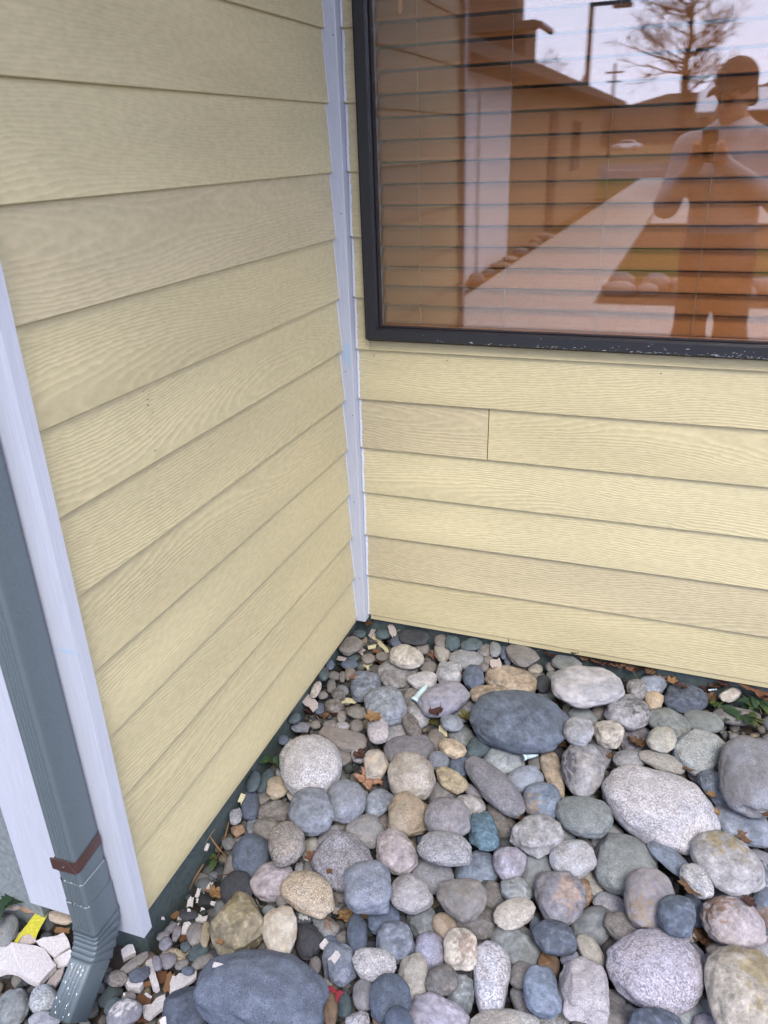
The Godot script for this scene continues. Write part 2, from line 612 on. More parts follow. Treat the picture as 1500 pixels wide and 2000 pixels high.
func _house():
	var h := thing("house", "pale yellow lap sided house with an inside corner", "house", Vector3.ZERO)
	# --- the wall running towards the camera
	var wl := branch("wall", h, "lap siding wall ending at a white corner board")
	var tl := [4, 2, 0, 2, 0, 0, 1, 0, 1, 2, 1, 2, 4, 4]
	var rl := [3, 7, 1, 9, 4, 6, 8, 0, 10, 5, 11, 2, 3, 8]
	for k in 14:
		lay_board(wl, Vector3(0, COURSES[k], 1.201), PI / 2, 1.201 - 0.0280, k, [0, 1, 0, 0, 1, 1, 0, 1, 2, 0, 1, 1, 2, 1][k], rl[k])
	part("starter_strip", box(Vector3(-0.016, -0.016, 0.029), Vector3(-0.004, 0.004, 1.2)), M.siding_1, wl)
	part("wall_core", box(Vector3(-1.62, -0.012, -2.5), Vector3(-0.020, 2.2, 1.19)), M.plaster, wl)
	# --- the wall beyond the corner board, facing the camera
	var wf := branch("wall", h, "lap siding wall left of the corner board")
	part("painted_panel", box(Vector3(-1.62, -0.4, 1.19), Vector3(-0.279, COURSES[5] - 0.002, 1.208)), M.side_panel, wf)
	for k in range(5, 14):
		lay_board(wf, Vector3(-1.62, COURSES[k], 1.222), 0.0, 1.62 - 0.279, k, [2, 0, 1, 0, 3, 0, 1, 2, 0, 1, 0, 2, 1, 0][k], (rl[k] + 5) % 12)
	# --- the window wall
	var ww := branch("wall", h, "lap siding wall below the window")
	for k in 14:
		var tone: int = [1, 2, 3, 3, 2, 0, 1, 0, 1, 0, 1, 2, 1, 2][k]
		var row: int = [2, 6, 9, 0, 10, 3, 5, 7, 1, 8, 4, 11, 6, 0][k]
		if k == 4:
			lay_board(ww, Vector3(0.030, COURSES[k], 0), 0.0, 0.388, k, 2, 10)
			lay_board(ww, Vector3(0.4205, COURSES[k], 0), 0.0, 3.5, k, 0, 4)
		elif k < 6:
			lay_board(ww, Vector3(0.030, COURSES[k], 0), 0.0, 3.9, k, tone, row)
		elif k < 12:
			lay_board(ww, Vector3(0.030, COURSES[k], 0), 0.0, 0.042, k, tone, row)
			lay_board(ww, Vector3(1.985, COURSES[k], 0), 0.0, 1.9, k, tone, row)
			if k == 6:
				# the notched board: the piece left under the window frame
				part("siding_board", board_mesh(1.912, 0.034, 0.0, row, 0.55), M["siding_%d" % tone], ww, Vector3(0.0725, COURSES[6], 0.0))
		else:
			lay_board(ww, Vector3(0.030, COURSES[k], 0), 0.0, 3.9, k, tone, row)
	part("starter_strip", box(Vector3(0.037, -0.017, -0.018), Vector3(0.5, 0.004, -0.0035)), M.siding_1, ww)
	part("starter_strip", box(Vector3(0.502, -0.018, -0.018), Vector3(3.9, 0.004, -0.0035)), M.siding_1, ww)
	part("wall_core", box(Vector3(-0.02, -0.012, -0.15), Vector3(4.0, 0.9, -0.020)), M.plaster, ww)
	part("wall_core", box(Vector3(-0.02, 0.9, -0.15), Vector3(0.071, 1.96, -0.020)), M.plaster, ww)
	part("wall_core", box(Vector3(1.99, 0.9, -0.15), Vector3(4.0, 1.96, -0.020)), M.plaster, ww)
	part("wall_core", box(Vector3(-0.02, 1.96, -0.15), Vector3(4.0, 2.2, -0.020)), M.plaster, ww)
	# nail heads beside the window frame
	var nails := st_begin()
	for q in [[0.052, 1.555], [0.056, 1.372], [0.057, 1.215], [0.058, 1.060], [0.055, 0.905], [0.085, 0.875], [0.30, 0.872], [0.86, 0.87]]:
		var c := CylinderMesh.new()
		c.top_radius = 0.0016
		c.bottom_radius = 0.0018
		c.height = 0.002
		c.radial_segments = 8
		c.rings = 1
		var f := part("nail_head", c, M.dirt_mark, ww, Vector3(q[0], q[1], -0.0036 if q[1] > 0.89 else 0.0003))
		f.rotation.x = PI / 2
	# --- inside corner trim with its beads of caulk
	var tr := branch("corner_trim", h, "narrow pale lavender inside corner trim")
	part("batten", box(Vector3(-0.0190, -0.014, -0.0190), Vector3(0.0285, 2.2, 0.0275), 0.0018), M.trim, tr)
	for k in 13:
		var s := part("caulk", ragged_strip(COURSES[k + 1] - COURSES[k] - 0.005, 0.0085 if k > 0 else 0.005, 0.004, 11 + k), M.caulk, tr, Vector3(0.0283, COURSES[k] + 0.003, -0.0012))
		s.rotation.x = -0.056
		var s2 := part("caulk", ragged_strip(COURSES[k + 1] - COURSES[k] - 0.005, 0.004, 0.002, 61 + k), M.caulk, tr, Vector3(-0.0012, COURSES[k] + 0.003, 0.0272))
		s2.basis = Basis(Vector3(0, 0, 1), Vector3(-0.056, 0.9984, 0), Vector3(0.9984, 0.056, 0))
	part("paint_smear", smear(0.021, 0.055, 5), M.teal_mark, tr, Vector3(0.0140, 0.875, 0.0278), "faint blue chalk smear")
	for q in [[0.020, 1.66, 0.0272], [0.018, 1.255, 0.0272], [0.007, 0.83, 0.0272], [0.021, 0.70, 0.0272], [0.011, 0.42, 0.0272], [0.017, 0.15, 0.0272]]:
		var nm := part("nail_hole", smear(0.0035, 0.0030, int(q[1] * 100.0)), M.dirt_mark, tr, Vector3(q[0], q[1], q[2] + 0.0004))
	# --- outside corner board
	var cb := branch("corner_board", h, "wide pale lavender board on the outside corner")
	var st := st_begin()
	var zb := 1.2035
	var zf := 1.2300
	hexa(st, [Vector3(-0.277, -0.046, zf), Vector3(0.0185, -0.030, zf), Vector3(0.0185, -0.030, zb), Vector3(-0.277, -0.046, zb)],
		[Vector3(-0.277, 2.2, zf), Vector3(0.0185, 2.2, zf), Vector3(0.0185, 2.2, zb), Vector3(-0.277, 2.2, zb)])
	part("plank", st_end(st), M.trim, cb)
	part("paint_smear", smear(0.046, 0.005, 9), M.teal_mark, cb, Vector3(-0.012, 0.665, zf + 0.0004), "faint blue chalk smear")
	# --- foundation
	var fd := branch("foundation", h, "dark green grey painted foundation")
	part("footing", box(Vector3(-1.6, -0.4, -2.5), Vector3(-0.022, -0.0125, 1.185)), M.foundation, fd)
	part("footing", box(Vector3(-0.0215, -0.4, -2.5), Vector3(4.0, -0.0125, -0.022)), M.foundation, fd)
	# --- eaves: the roof overhang that shades the top of both walls
	var rf := branch("roof", h, "overhanging eaves")
	part("soffit", box(Vector3(-1.9, 2.2, -2.5), Vector3(0.54, 2.22, 1.82)), M.soffit, rf)
	part("soffit", box(Vector3(0.542, 2.2, -2.5), Vector3(4.3, 2.22, 0.60)), M.soffit, rf)
	part("fascia", box(Vector3(0.54, 2.2005, 0.622), Vector3(0.56, 2.36, 1.84), 0.003), M.trim, rf)
	part("fascia", box(Vector3(-1.92, 2.2005, 1.8205), Vector3(0.538, 2.36, 1.84), 0.003), M.trim, rf)
	part("fascia", box(Vector3(0.562, 2.2005, 0.6005), Vector3(4.3, 2.36, 0.62), 0.003), M.trim, rf)
	var rs := st_begin()
	hexa(rs, [Vector3(-2.0, 2.345, 1.92), Vector3(0.65, 2.345, 1.92), Vector3(0.65, 2.345, -2.5), Vector3(-2.0, 2.345, -2.5)],
		[Vector3(-2.0, 2.40, 1.92), Vector3(0.65, 2.40, 1.92), Vector3(-0.7, 3.1, -2.5), Vector3(-0.71, 3.1, -2.5)])
	part("shingles", st_end(rs), M.roofing, rf)
	var r2 := st_begin()
	hexa(r2, [Vector3(0.66, 2.365, 0.72), Vector3(4.4, 2.365, 0.72), Vector3(4.4, 2.365, -2.5), Vector3(0.66, 2.365, -2.5)],
		[Vector3(0.66, 2.40, 0.72), Vector3(4.4, 2.40, 0.72), Vector3(4.4, 3.4, -2.5), Vector3(0.66, 3.4, -2.5)])
	part("shingles", st_end(r2), M.roofing, rf)
	# --- the room behind the blind
	var rm := branch("room", h, "unlit room behind the blind")
	part("room_wall", box(Vector3(-0.01, -0.01, -2.5), Vector3(0.01, 2.2, -0.151)), M.plaster, rm)
	part("room_wall", box(Vector3(3.95, -0.01, -2.5), Vector3(4.0, 2.2, -0.151)), M.plaster, rm)
	part("room_wall", box(Vector3(-0.01, -0.01, -2.55), Vector3(4.0, 2.2, -2.501)), M.plaster, rm)
	part("room_floor", box(Vector3(-0.01, -0.04, -2.5), Vector3(4.0, -0.012, -0.151)), M.soffit, rm)
	# marks on the siding of the wall
	for q in [[0.005, 0.905, 0.92, 0.002, 0.05], [0.005, 0.80, 0.045, 0.0025, 0.035], [0.005, 0.555, 0.04, 0.002, 0.04], [0.0, 1.0, 0.91, 0.002, 0.03]]:
		for i in 5:
			var y: float = q[1] + (i - 2) * q[4] * 0.35
			var k := 0
			while COURSES[k + 1] < y:
				k += 1
			var x: float = -0.0088 * (y - COURSES[k]) / (COURSES[k + 1] - COURSES[k])
			var mk := part("scuff", smear(0.0025 + 0.001 * (i * 7 % 4), 0.0014 + 0.0005 * (i * 5 % 3), 20 + i), M.dirt_mark, wl, Vector3(x + 0.0004, y + 0.002 * (i * 3 % 4), q[2] + (i * 5 % 7 - 3) * 0.0022))
			mk.rotation.y = PI / 2


func smear(w: float, h: float, seed_: int) -> ArrayMesh:
	# a ragged flat mark in the xy plane facing +z
	var st := st_begin()
	st.set_smooth_group(-1)
	var r := RandomNumberGenerator.new()
	r.seed = seed_
	var n := 14
	for s in 3:
		var c := Vector3(r.randf_range(-0.3, 0.3) * w, r.randf_range(-0.35, 0.35) * h, 0.0001 * s)
		var ring := []
		for i in n:
			var a := TAU * i / n
			var q := r.randf_range(0.2, 0.55)
			ring.append(c + Vector3(cos(a) * w * q, sin(a) * h * q, 0))
		for i in n:
			st.add_vertex(c); st.add_vertex(ring[(i + 1) % n]); st.add_vertex(ring[i])
	return st_end(st)


# ------------------------------------------------------------------ window
func frame_member(a: Vector2, b: Vector2, inward: Vector2, w: float, z0: float, z1: float, lip: float) -> ArrayMesh:
	# mitred member from corner a to corner b (outer edge), widening inwards by w at 45 degrees
	var st := st_begin()
	st.set_smooth_group(-1)
	var d := (b - a).normalized()
	var prof := [[0.0, z0], [0.0, z1 - 0.004], [0.004, z1], [w - lip, z1], [w - lip * 0.6, z1 - 0.006], [w, z1 - 0.012], [w, z0]]
	var at := func(k, e):
		var q: Array = prof[k]
		var c: Vector2 = (a + d * q[0] if e == 0 else b - d * q[0]) + inward * q[0]
		return Vector3(c.x, c.y, q[1])
	for k in prof.size() - 1:
		quad(st, at.call(k, 0), at.call(k + 1, 0), at.call(k + 1, 1), at.call(k, 1))
	return st_end(st)


func _window():
	var house := get_node("house")
	var w := branch("window", house, "large fixed window in a charcoal frame")
	var x0 := 0.0712
	var x1 := 1.984
	var y0 := 0.922
	var y1 := 1.955
	var pts := [Vector2(x0, y0), Vector2(x1, y0), Vector2(x1, y1), Vector2(x0, y1)]
	var inn := [Vector2(0, 1), Vector2(-1, 0), Vector2(0, -1), Vector2(1, 0)]
	for i in 4:
		part("frame_member", frame_member(pts[i], pts[(i + 1) % 4], inn[i], 0.033, -0.022, 0.022, 0.004), M.frame, w)
	# thin reddish back flange seen outside the frame
	for i in 4:
		var a: Vector2 = pts[i] - inn[i] * 0.0
		var b: Vector2 = pts[(i + 1) % 4]
		var lo := Vector3(minf(a.x, b.x), minf(a.y, b.y), -0.012)
		var hi := Vector3(maxf(a.x, b.x), maxf(a.y, b.y), 0.009)
		match i:
			0:
				lo.y -= 0.004; hi.y -= 0.0005
			1:
				lo.x += 0.0005; hi.x += 0.006
			2:
				lo.y += 0.0005; hi.y += 0.006
			3:
				lo.x -= 0.0065; hi.x -= 0.0005
		part("flange", box(lo, hi), M.frame_edge, w)
	# glazing stop: a thin lip round the glass
	for i in 4:
		var g := 0.0334
		var q0 := [Vector2(x0 + g, y0 + g), Vector2(x1 - g, y0 + g), Vector2(x1 - g, y1 - g), Vector2(x0 + g, y1 - g)]
		part("glazing_stop", frame_member(q0[i], q0[(i + 1) % 4], inn[i], 0.0022, -0.021, 0.003, 0.001), M.frame_edge, w)
	# weathered flecks along the bottom member
	var r := RandomNumberGenerator.new()
	r.seed = 5
	var st := st_begin()
	st.set_smooth_group(-1)
	for i in 300:
		var x := 0.09 + pow(r.randf(), 0.4) * 1.3
		var y := y0 + 0.0015 + absf(r.randfn(0.0, 0.0045)) if r.randf() < 0.8 else y0 + r.randf_range(0.004, 0.03)
		if y > y0 + 0.03:
			continue
		var l := r.randf_range(0.0015, 0.012) * r.randf()
		var t := r.randf_range(0.0004, 0.0011)
		var z := 0.02235 if y > y0 + 0.0042 else 0.02235 - (y0 + 0.0042 - y)
		quad(st, Vector3(x, y + t, z + 0.0002), Vector3(x + l, y + t * r.randf_range(0.4, 1.6), z + 0.0002), Vector3(x + l, y, z + 0.0002), Vector3(x, y - t * 0.5, z + 0.0002))
	var fl := part("paint_flecks", st_end(st), M.weathering, w, Vector3.ZERO, "chalky weathered flecks along the bottom of the frame")
	fl.set_meta("kind", "stuff")
	# two panes with an air gap, very slightly out of parallel
	var pane := box(Vector3(x0 + 0.034, y0 + 0.034, -0.003), Vector3(x1 - 0.034, y1 - 0.034, 0.003))
	var p1 := part("pane", pane, M.glass, w, Vector3(0, 0, -0.004))
	var p2 := part("pane", pane, M.glass, w, Vector3(0, 0, -0.016))
	p2.rotation = Vector3(0.0, 0.0016, 0.0)
	var p3 := part("pane", pane, M.glass, w, Vector3(0, 0, -0.028))  # extra pane, added to strengthen the reflection
	p3.rotation = Vector3(0.0005, 0.0010, 0.0)
	# interior jambs, sill and head
	part("jamb", box(Vector3(0.072, 0.93, -0.15), Vector3(0.0745, 1.95, -0.0225)), M.jamb, w)
	part("jamb", box(Vector3(1.982, 0.93, -0.15), Vector3(1.9845, 1.95, -0.0225)), M.jamb, w)
	part("inner_sill", box(Vector3(0.072, 0.90, -0.18), Vector3(1.985, 0.926, -0.0225), 0.002), M.jamb, w)
	part("head", box(Vector3(0.072, 1.94, -0.15), Vector3(1.985, 1.96, -0.0225)), M.jamb, w)


# ------------------------------------------------------------------ blind
func _blind():
	var b := thing("window_blind", "brown wooden venetian blind, closed, behind the window glass", "blind", Vector3(0.0, 0.9, -0.105))
	var xs := 0.085
	var xe := 1.96
	var pitch := 0.0535
	var y0 := 0.952
	var r := RandomNumberGenerator.new()
	r.seed = 12
	var meshes := []
	for v in 2:
		var st := st_begin()
		st.set_smooth_group(0)
		# slat cross-section: shallow crown, 56 mm wide, 3 mm thick
		var n := 6
		var prev := []
		for i in n + 1:
			var t := float(i) / n
			var q := Vector2((t - 0.5) * 0.0525, 0.0035 * (1.0 - pow(2.0 * t - 1.0, 2.0)))
			var row := [q + Vector2(0, 0.0014), q - Vector2(0, 0.0014)]
			if i > 0:
				for s in 2:
					var a: Vector2 = prev[s]
					var c: Vector2 = row[s]
					if s == 0:
						quad(st, Vector3(xs, a.x, a.y), Vector3(xs, c.x, c.y), Vector3(xe, c.x, c.y), Vector3(xe, a.x, a.y))
					else:
						quad(st, Vector3(xs, c.x, c.y), Vector3(xs, a.x, a.y), Vector3(xe, a.x, a.y), Vector3(xe, c.x, c.y))
				quad(st, Vector3(xs, prev[0].x, prev[0].y), Vector3(xs, prev[1].x, prev[1].y), Vector3(xs, row[1].x, row[1].y), Vector3(xs, row[0].x, row[0].y))
			prev = row
			if i == 0 or i == n:
				quad(st, Vector3(xs, row[0].x, row[0].y), Vector3(xe, row[0].x, row[0].y), Vector3(xe, row[1].x, row[1].y), Vector3(xs, row[1].x, row[1].y))
		meshes.append(st_end(st, true))
	for i in 18:
		var o := part("slat", meshes[i % 2], M["slat_%d" % (i * 7 % 3)], b, Vector3(r.randf_range(-0.0015, 0.0015), y0 + 0.0185 + pitch * i - 0.9, 0.0) )
		o.rotation.x = deg_to_rad(-26.0 + r.randf_range(-1.2, 1.2))
	part("bottom_rail", box(Vector3(xs, 0.929 - 0.9, -0.012), Vector3(xe, 0.945 - 0.9, 0.012), 0.003), M.slat_0, b)
	part("head_rail", box(Vector3(xs, 1.905 - 0.9, -0.025), Vector3(xe, 1.938 - 0.9, 0.025), 0.003), M.slat_1, b)
	for x in [0.196, 0.436, 0.681, 0.920, 1.16, 1.40, 1.64, 1.88]:
		var pts := []
		var rad := []
		for i in 19:
			var y := 0.944 + i * pitch - 0.9
			pts.append(Vector3(x + r.randf_range(-0.0006, 0.0006), y, 0.0115 + 0.010))
			pts.append(Vector3(x + r.randf_range(-0.0006, 0.0006), y + pitch * 0.55, 0.0130))
			rad.append(0.0008)
			rad.append(0.0008)
		part("ladder_cord", tube(pts, rad, 5), M.cord, b)
	# tilt wand end cap near the top left
	part("wand", tube([Vector3(0.158, 0.86, 0.03), Vector3(0.158, 0.815, 0.03), Vector3(0.158, 0.805, 0.03)], [0.006, 0.0065, 0.004], 10), M.slat_2, b)


# ------------------------------------------------------------------ downspout
func spout_profile(ribs := true) -> Array:
	# rectangle x in [-0.0255, 0.0255], z in [-0.034, 0.034]; the front (+z) is ribbed
	var hw := 0.0255
	var hd := 0.034
	var rr := 0.007
	var p := []
	var corner := func(cx, cz, a0):
		for i in 5:
			var a: float = a0 + PI / 2 * i / 4.0
			p.append(Vector2(cx + cos(a) * rr, cz + sin(a) * rr))
	corner.call(hw - rr, hd - rr, 0.0)
	if ribs:
		for k in 4:
			var x := hw - rr - 0.006 - k * 0.0075
			for s in [[0.002, 0.0], [0.0, -0.0022], [-0.002, 0.0]]:
				p.append(Vector2(x + s[0], hd + s[1]))
	corner.call(-hw + rr, hd - rr, PI / 2)
	if ribs:
		for k in 5:
			var z := hd - rr - 0.006 - k * 0.0085
			for s in [[0.002, 0.0], [0.0, 0.002], [-0.002, 0.0]]:
				p.append(Vector2(-hw + s[1], z + s[0]))
	corner.call(-hw + rr, -hd + rr, PI)
	corner.call(hw - rr, -hd + rr, PI * 1.5)
	return p


func sweep(prof: Array, path: Array, open_end := false, jag := 0.0, seed_ := 1) -> ArrayMesh:
	# path: [Vector3 centre, pitch angle (0 = pipe runs straight down, positive kicks to +z), scale]
	var st := st_begin()
	st.set_smooth_group(0)
	var r := RandomNumberGenerator.new()
	r.seed = seed_
	var rings := []
	for i in path.size():
		var q: Array = path[i]
		var down := Vector3(0, -cos(q[1]), sin(q[1]))
		var out := Vector3(0, sin(q[1]), cos(q[1]))
		var ring := []
		for v in prof:
			var j := 0.0
			if jag > 0.0 and i == 0:
				j = r.randf_range(-jag, jag)
			ring.append(q[0] + Vector3.RIGHT * v.x * q[2] + out * v.y * q[2] + down * j)
		rings.append(ring)
	for i in rings.size() - 1:
		for k in prof.size():
			var j := (k + 1) % prof.size()
			quad(st, rings[i][k], rings[i + 1][k], rings[i + 1][j], rings[i][j])
	if open_end:
		# the inside of the outlet
		var last: Array = path[path.size() - 1]
		var down := Vector3(0, -cos(last[1]), sin(last[1]))
		var out := Vector3(0, sin(last[1]), cos(last[1]))
		var prev: Array = rings[rings.size() - 1]
		for s in [[0.95, 0.0], [0.93, -0.09], [0.0, -0.09]]:
			var ring := []
			for v in prof:
				ring.append(last[0] + Vector3.RIGHT * v.x * s[0] + out * v.y * s[0] + down * s[1])
			for k in prof.size():
				var j := (k + 1) % prof.size()
				quad(st, prev[k], ring[k], ring[j], prev[j])
			prev = ring
	return st_end(st, true)


func _downspout():
	var cx := -0.0515
	var cz := 1.269
	var d := thing("downspout", "grey green ribbed metal downspout with an elbow on the white corner board", "downspout", Vector3(cx, 0, cz))
	var prof := spout_profile()
	part("pipe", sweep(prof, [[Vector3(0, 2.2, 0), 0.0, 1.0], [Vector3(0, 1.0, 0), 0.0, 1.0], [Vector3(0, 0.16, 0), 0.0, 1.0]]), M.spout, d)
	part("sleeve", sweep(prof, [[Vector3(0, 0.185, 0), 0.0, 1.035], [Vector3(0, 0.15, 0), 0.0, 1.04], [Vector3(0, 0.10, 0), 0.0, 1.04]], false, 0.0022, 3), M.spout, d)
	part("sleeve", sweep(prof, [[Vector3(0, 0.128, 0), 0.0, 1.075], [Vector3(0, 0.10, 0), 0.0, 1.08], [Vector3(0, 0.04, 0), 0.0, 1.08]], false, 0.0022, 4), M.spout, d)
	# bright cut edges of the two sleeves
	for s in [[0.186, 1.042, 3], [0.129, 1.083, 4]]:
		part("cut_edge", sweep(prof, [[Vector3(0, s[0], 0), 0.0, s[1]], [Vector3(0, s[0] - 0.002, 0), 0.0, s[1]]], false, 0.0022, s[2]), M.cut_edge, d)
	# crimped elbow
	var path := [[Vector3(0, 0.06, 0), 0.0, 1.09]]
	var pos := Vector3(0, 0.06, 0)
	var ang := 0.0
	for i in 6:
		var top := 1.09 - 0.012 * i
		# each crimp: a short straight, then a fold
		var step := 0.0155
		pos += Vector3(0, -cos(ang), sin(ang)) * step * 0.8
		path.append([pos, ang, top + 0.065])
		pos += Vector3(0, -cos(ang), sin(ang)) * step * 0.12
		path.append([pos, ang, top - 0.035])
		ang += deg_to_rad(9.0)
		pos += Vector3(0, -cos(ang), sin(ang)) * step * 0.08
		path.append([pos, ang, top - 0.012])
	var fwd := Vector3(0, -cos(ang), sin(ang))
	path.append([pos + fwd * 0.012, ang, 1.02])
	part("elbow", sweep(spout_profile(false), path), M.spout, d)
	part("outlet", sweep(prof, [[pos, ang, 0.985], [pos + fwd * 0.03, ang, 0.99], [pos + fwd * 0.105, ang, 1.0]], true), M.spout, d)
	var sp := st_begin()
	sp.set_smooth_group(-1)
	var rs := RandomNumberGenerator.new()
	rs.seed = 6
	var up := Vector3(0, sin(ang), cos(ang))
	for i in 26:
		var c := pos + fwd * rs.randf_range(0.015, 0.10) + up * 0.0345 + Vector3.RIGHT * rs.randf_range(-0.020, 0.020)
		var l := fwd * rs.randf_range(0.0006, 0.0022)
		var g := Vector3.RIGHT * rs.randf_range(0.0005, 0.0011)
		quad(sp, c - g - l, c - g + l, c + g + l, c + g - l)
	part("paint_specks", st_end(sp), M.caulk, d, Vector3.ZERO, "white paint specks on the outlet").set_meta("kind", "stuff")
	# brown strap with an overlapping tongue and a rivet
	var strap := branch("strap", d, "brown metal strap round the pipe")
	var flat := spout_profile(false)
	var st := st_begin()
	st.set_smooth_group(0)
	var n := flat.size()
	for k in n:
		var a: Vector2 = flat[k]
		var b: Vector2 = flat[(k + 1) % n]
		if a.y < -0.031 and b.y < -0.031:
			continue
		var rows := []
		for q in [a, b]:
			var sag: float = -0.010 * (0.5 + q.y / 0.068) + 0.008 * (q.x / 0.051)
			rows.append([Vector3(q.x * 1.07, 0.252 + sag, q.y * 1.06), Vector3(q.x * 1.09, 0.240 + sag, q.y * 1.08), Vector3(q.x * 1.08, 0.224 + sag, q.y * 1.07)])
		for i in 2:
			quad(st, rows[0][i], rows[0][i + 1], rows[1][i + 1], rows[1][i])
	part("band", st_end(st, true), M.strap, strap)
	var tongue := st_begin()
	hexa(tongue, [Vector3(-0.030, 0.203, 0.0368), Vector3(0.024, 0.207, 0.0368), Vector3(0.024, 0.207, 0.0340), Vector3(-0.030, 0.203, 0.0340)],
		[Vector3(-0.030, 0.230, 0.0372), Vector3(0.010, 0.233, 0.0372), Vector3(0.010, 0.233, 0.0340), Vector3(-0.030, 0.230, 0.0340)])
	part("tongue", st_end(tongue), M.strap, strap, Vector3(0, 0.012, 0.0018))
	var rv := SphereMesh.new()
	rv.radius = 0.0034
	rv.height = 0.0050
	rv.radial_segments = 12
	rv.rings = 6
	part("rivet", rv, M.rivet, strap, Vector3(0.000, 0.231, 0.0392))


# ------------------------------------------------------------------ river stones
const TINT := {"whitish": [0.475, 0.462, 0.46], "light_grey": [0.36, 0.36, 0.365], "blue_grey": [0.290, 0.312, 0.345], "dark_blue": [0.138, 0.158, 0.193], "green_grey": [0.26, 0.275, 0.27], "pale_green": [0.40, 0.42, 0.415],
	"blue": [0.24, 0.275, 0.325], "teal": [0.19, 0.27, 0.32], "dark_teal": [0.10, 0.125, 0.13], "tan": [0.44, 0.375, 0.295], "cream": [0.47, 0.445, 0.395], "bright_cream": [0.60, 0.56, 0.48], "purple_grey": [0.255, 0.25, 0.265],
	"lavender": [0.385, 0.375, 0.415], "pinkish": [0.43, 0.40, 0.40], "rusty_brown": [0.29, 0.21, 0.15], "yellowish": [0.37, 0.325, 0.24], "brown_grey": [0.25, 0.235, 0.22], "charcoal": [0.07, 0.073, 0.08]}
var ico := {}


func icosphere(level: int) -> Array:
	if ico.has(level):
		return ico[level]
	var v := PackedVector3Array()
	var f := PackedInt32Array()
	if level == 0:
		var t := (1.0 + sqrt(5.0)) / 2.0
		for a in [[-1, t, 0], [1, t, 0], [-1, -t, 0], [1, -t, 0], [0, -1, t], [0, 1, t], [0, -1, -t], [0, 1, -t], [t, 0, -1], [t, 0, 1], [-t, 0, -1], [-t, 0, 1]]:
			v.append(Vector3(a[0], a[1], a[2]).normalized())
		f = PackedInt32Array([0, 11, 5, 0, 5, 1, 0, 1, 7, 0, 7, 10, 0, 10, 11, 1, 5, 9, 5, 11, 4, 11, 10, 2, 10, 7, 6, 7, 1, 8, 3, 9, 4, 3, 4, 2, 3, 2, 6, 3, 6, 8, 3, 8, 9, 4, 9, 5, 2, 4, 11, 6, 2, 10, 8, 6, 7, 9, 8, 1])
		# clockwise fronts
		for i in range(0, f.size(), 3):
			var s := f[i + 1]
			f[i + 1] = f[i + 2]
			f[i + 2] = s
	else:
		var below := icosphere(level - 1)
		v = below[0].duplicate()
		var bf: PackedInt32Array = below[1]
		var mid := {}
		for i in range(0, bf.size(), 3):
			var m := []
			for e in 3:
				var a := bf[i + e]
				var b := bf[i + (e + 1) % 3]
				var key := mini(a, b) * 100000 + maxi(a, b)
				if not mid.has(key):
					mid[key] = v.size()
					v.append((v[a] + v[b]).normalized())
				m.append(mid[key])
			f.append_array(PackedInt32Array([bf[i], m[0], m[2], bf[i + 1], m[1], m[0], bf[i + 2], m[2], m[1], m[0], m[1], m[2]]))
	ico[level] = [v, f]
	return ico[level]


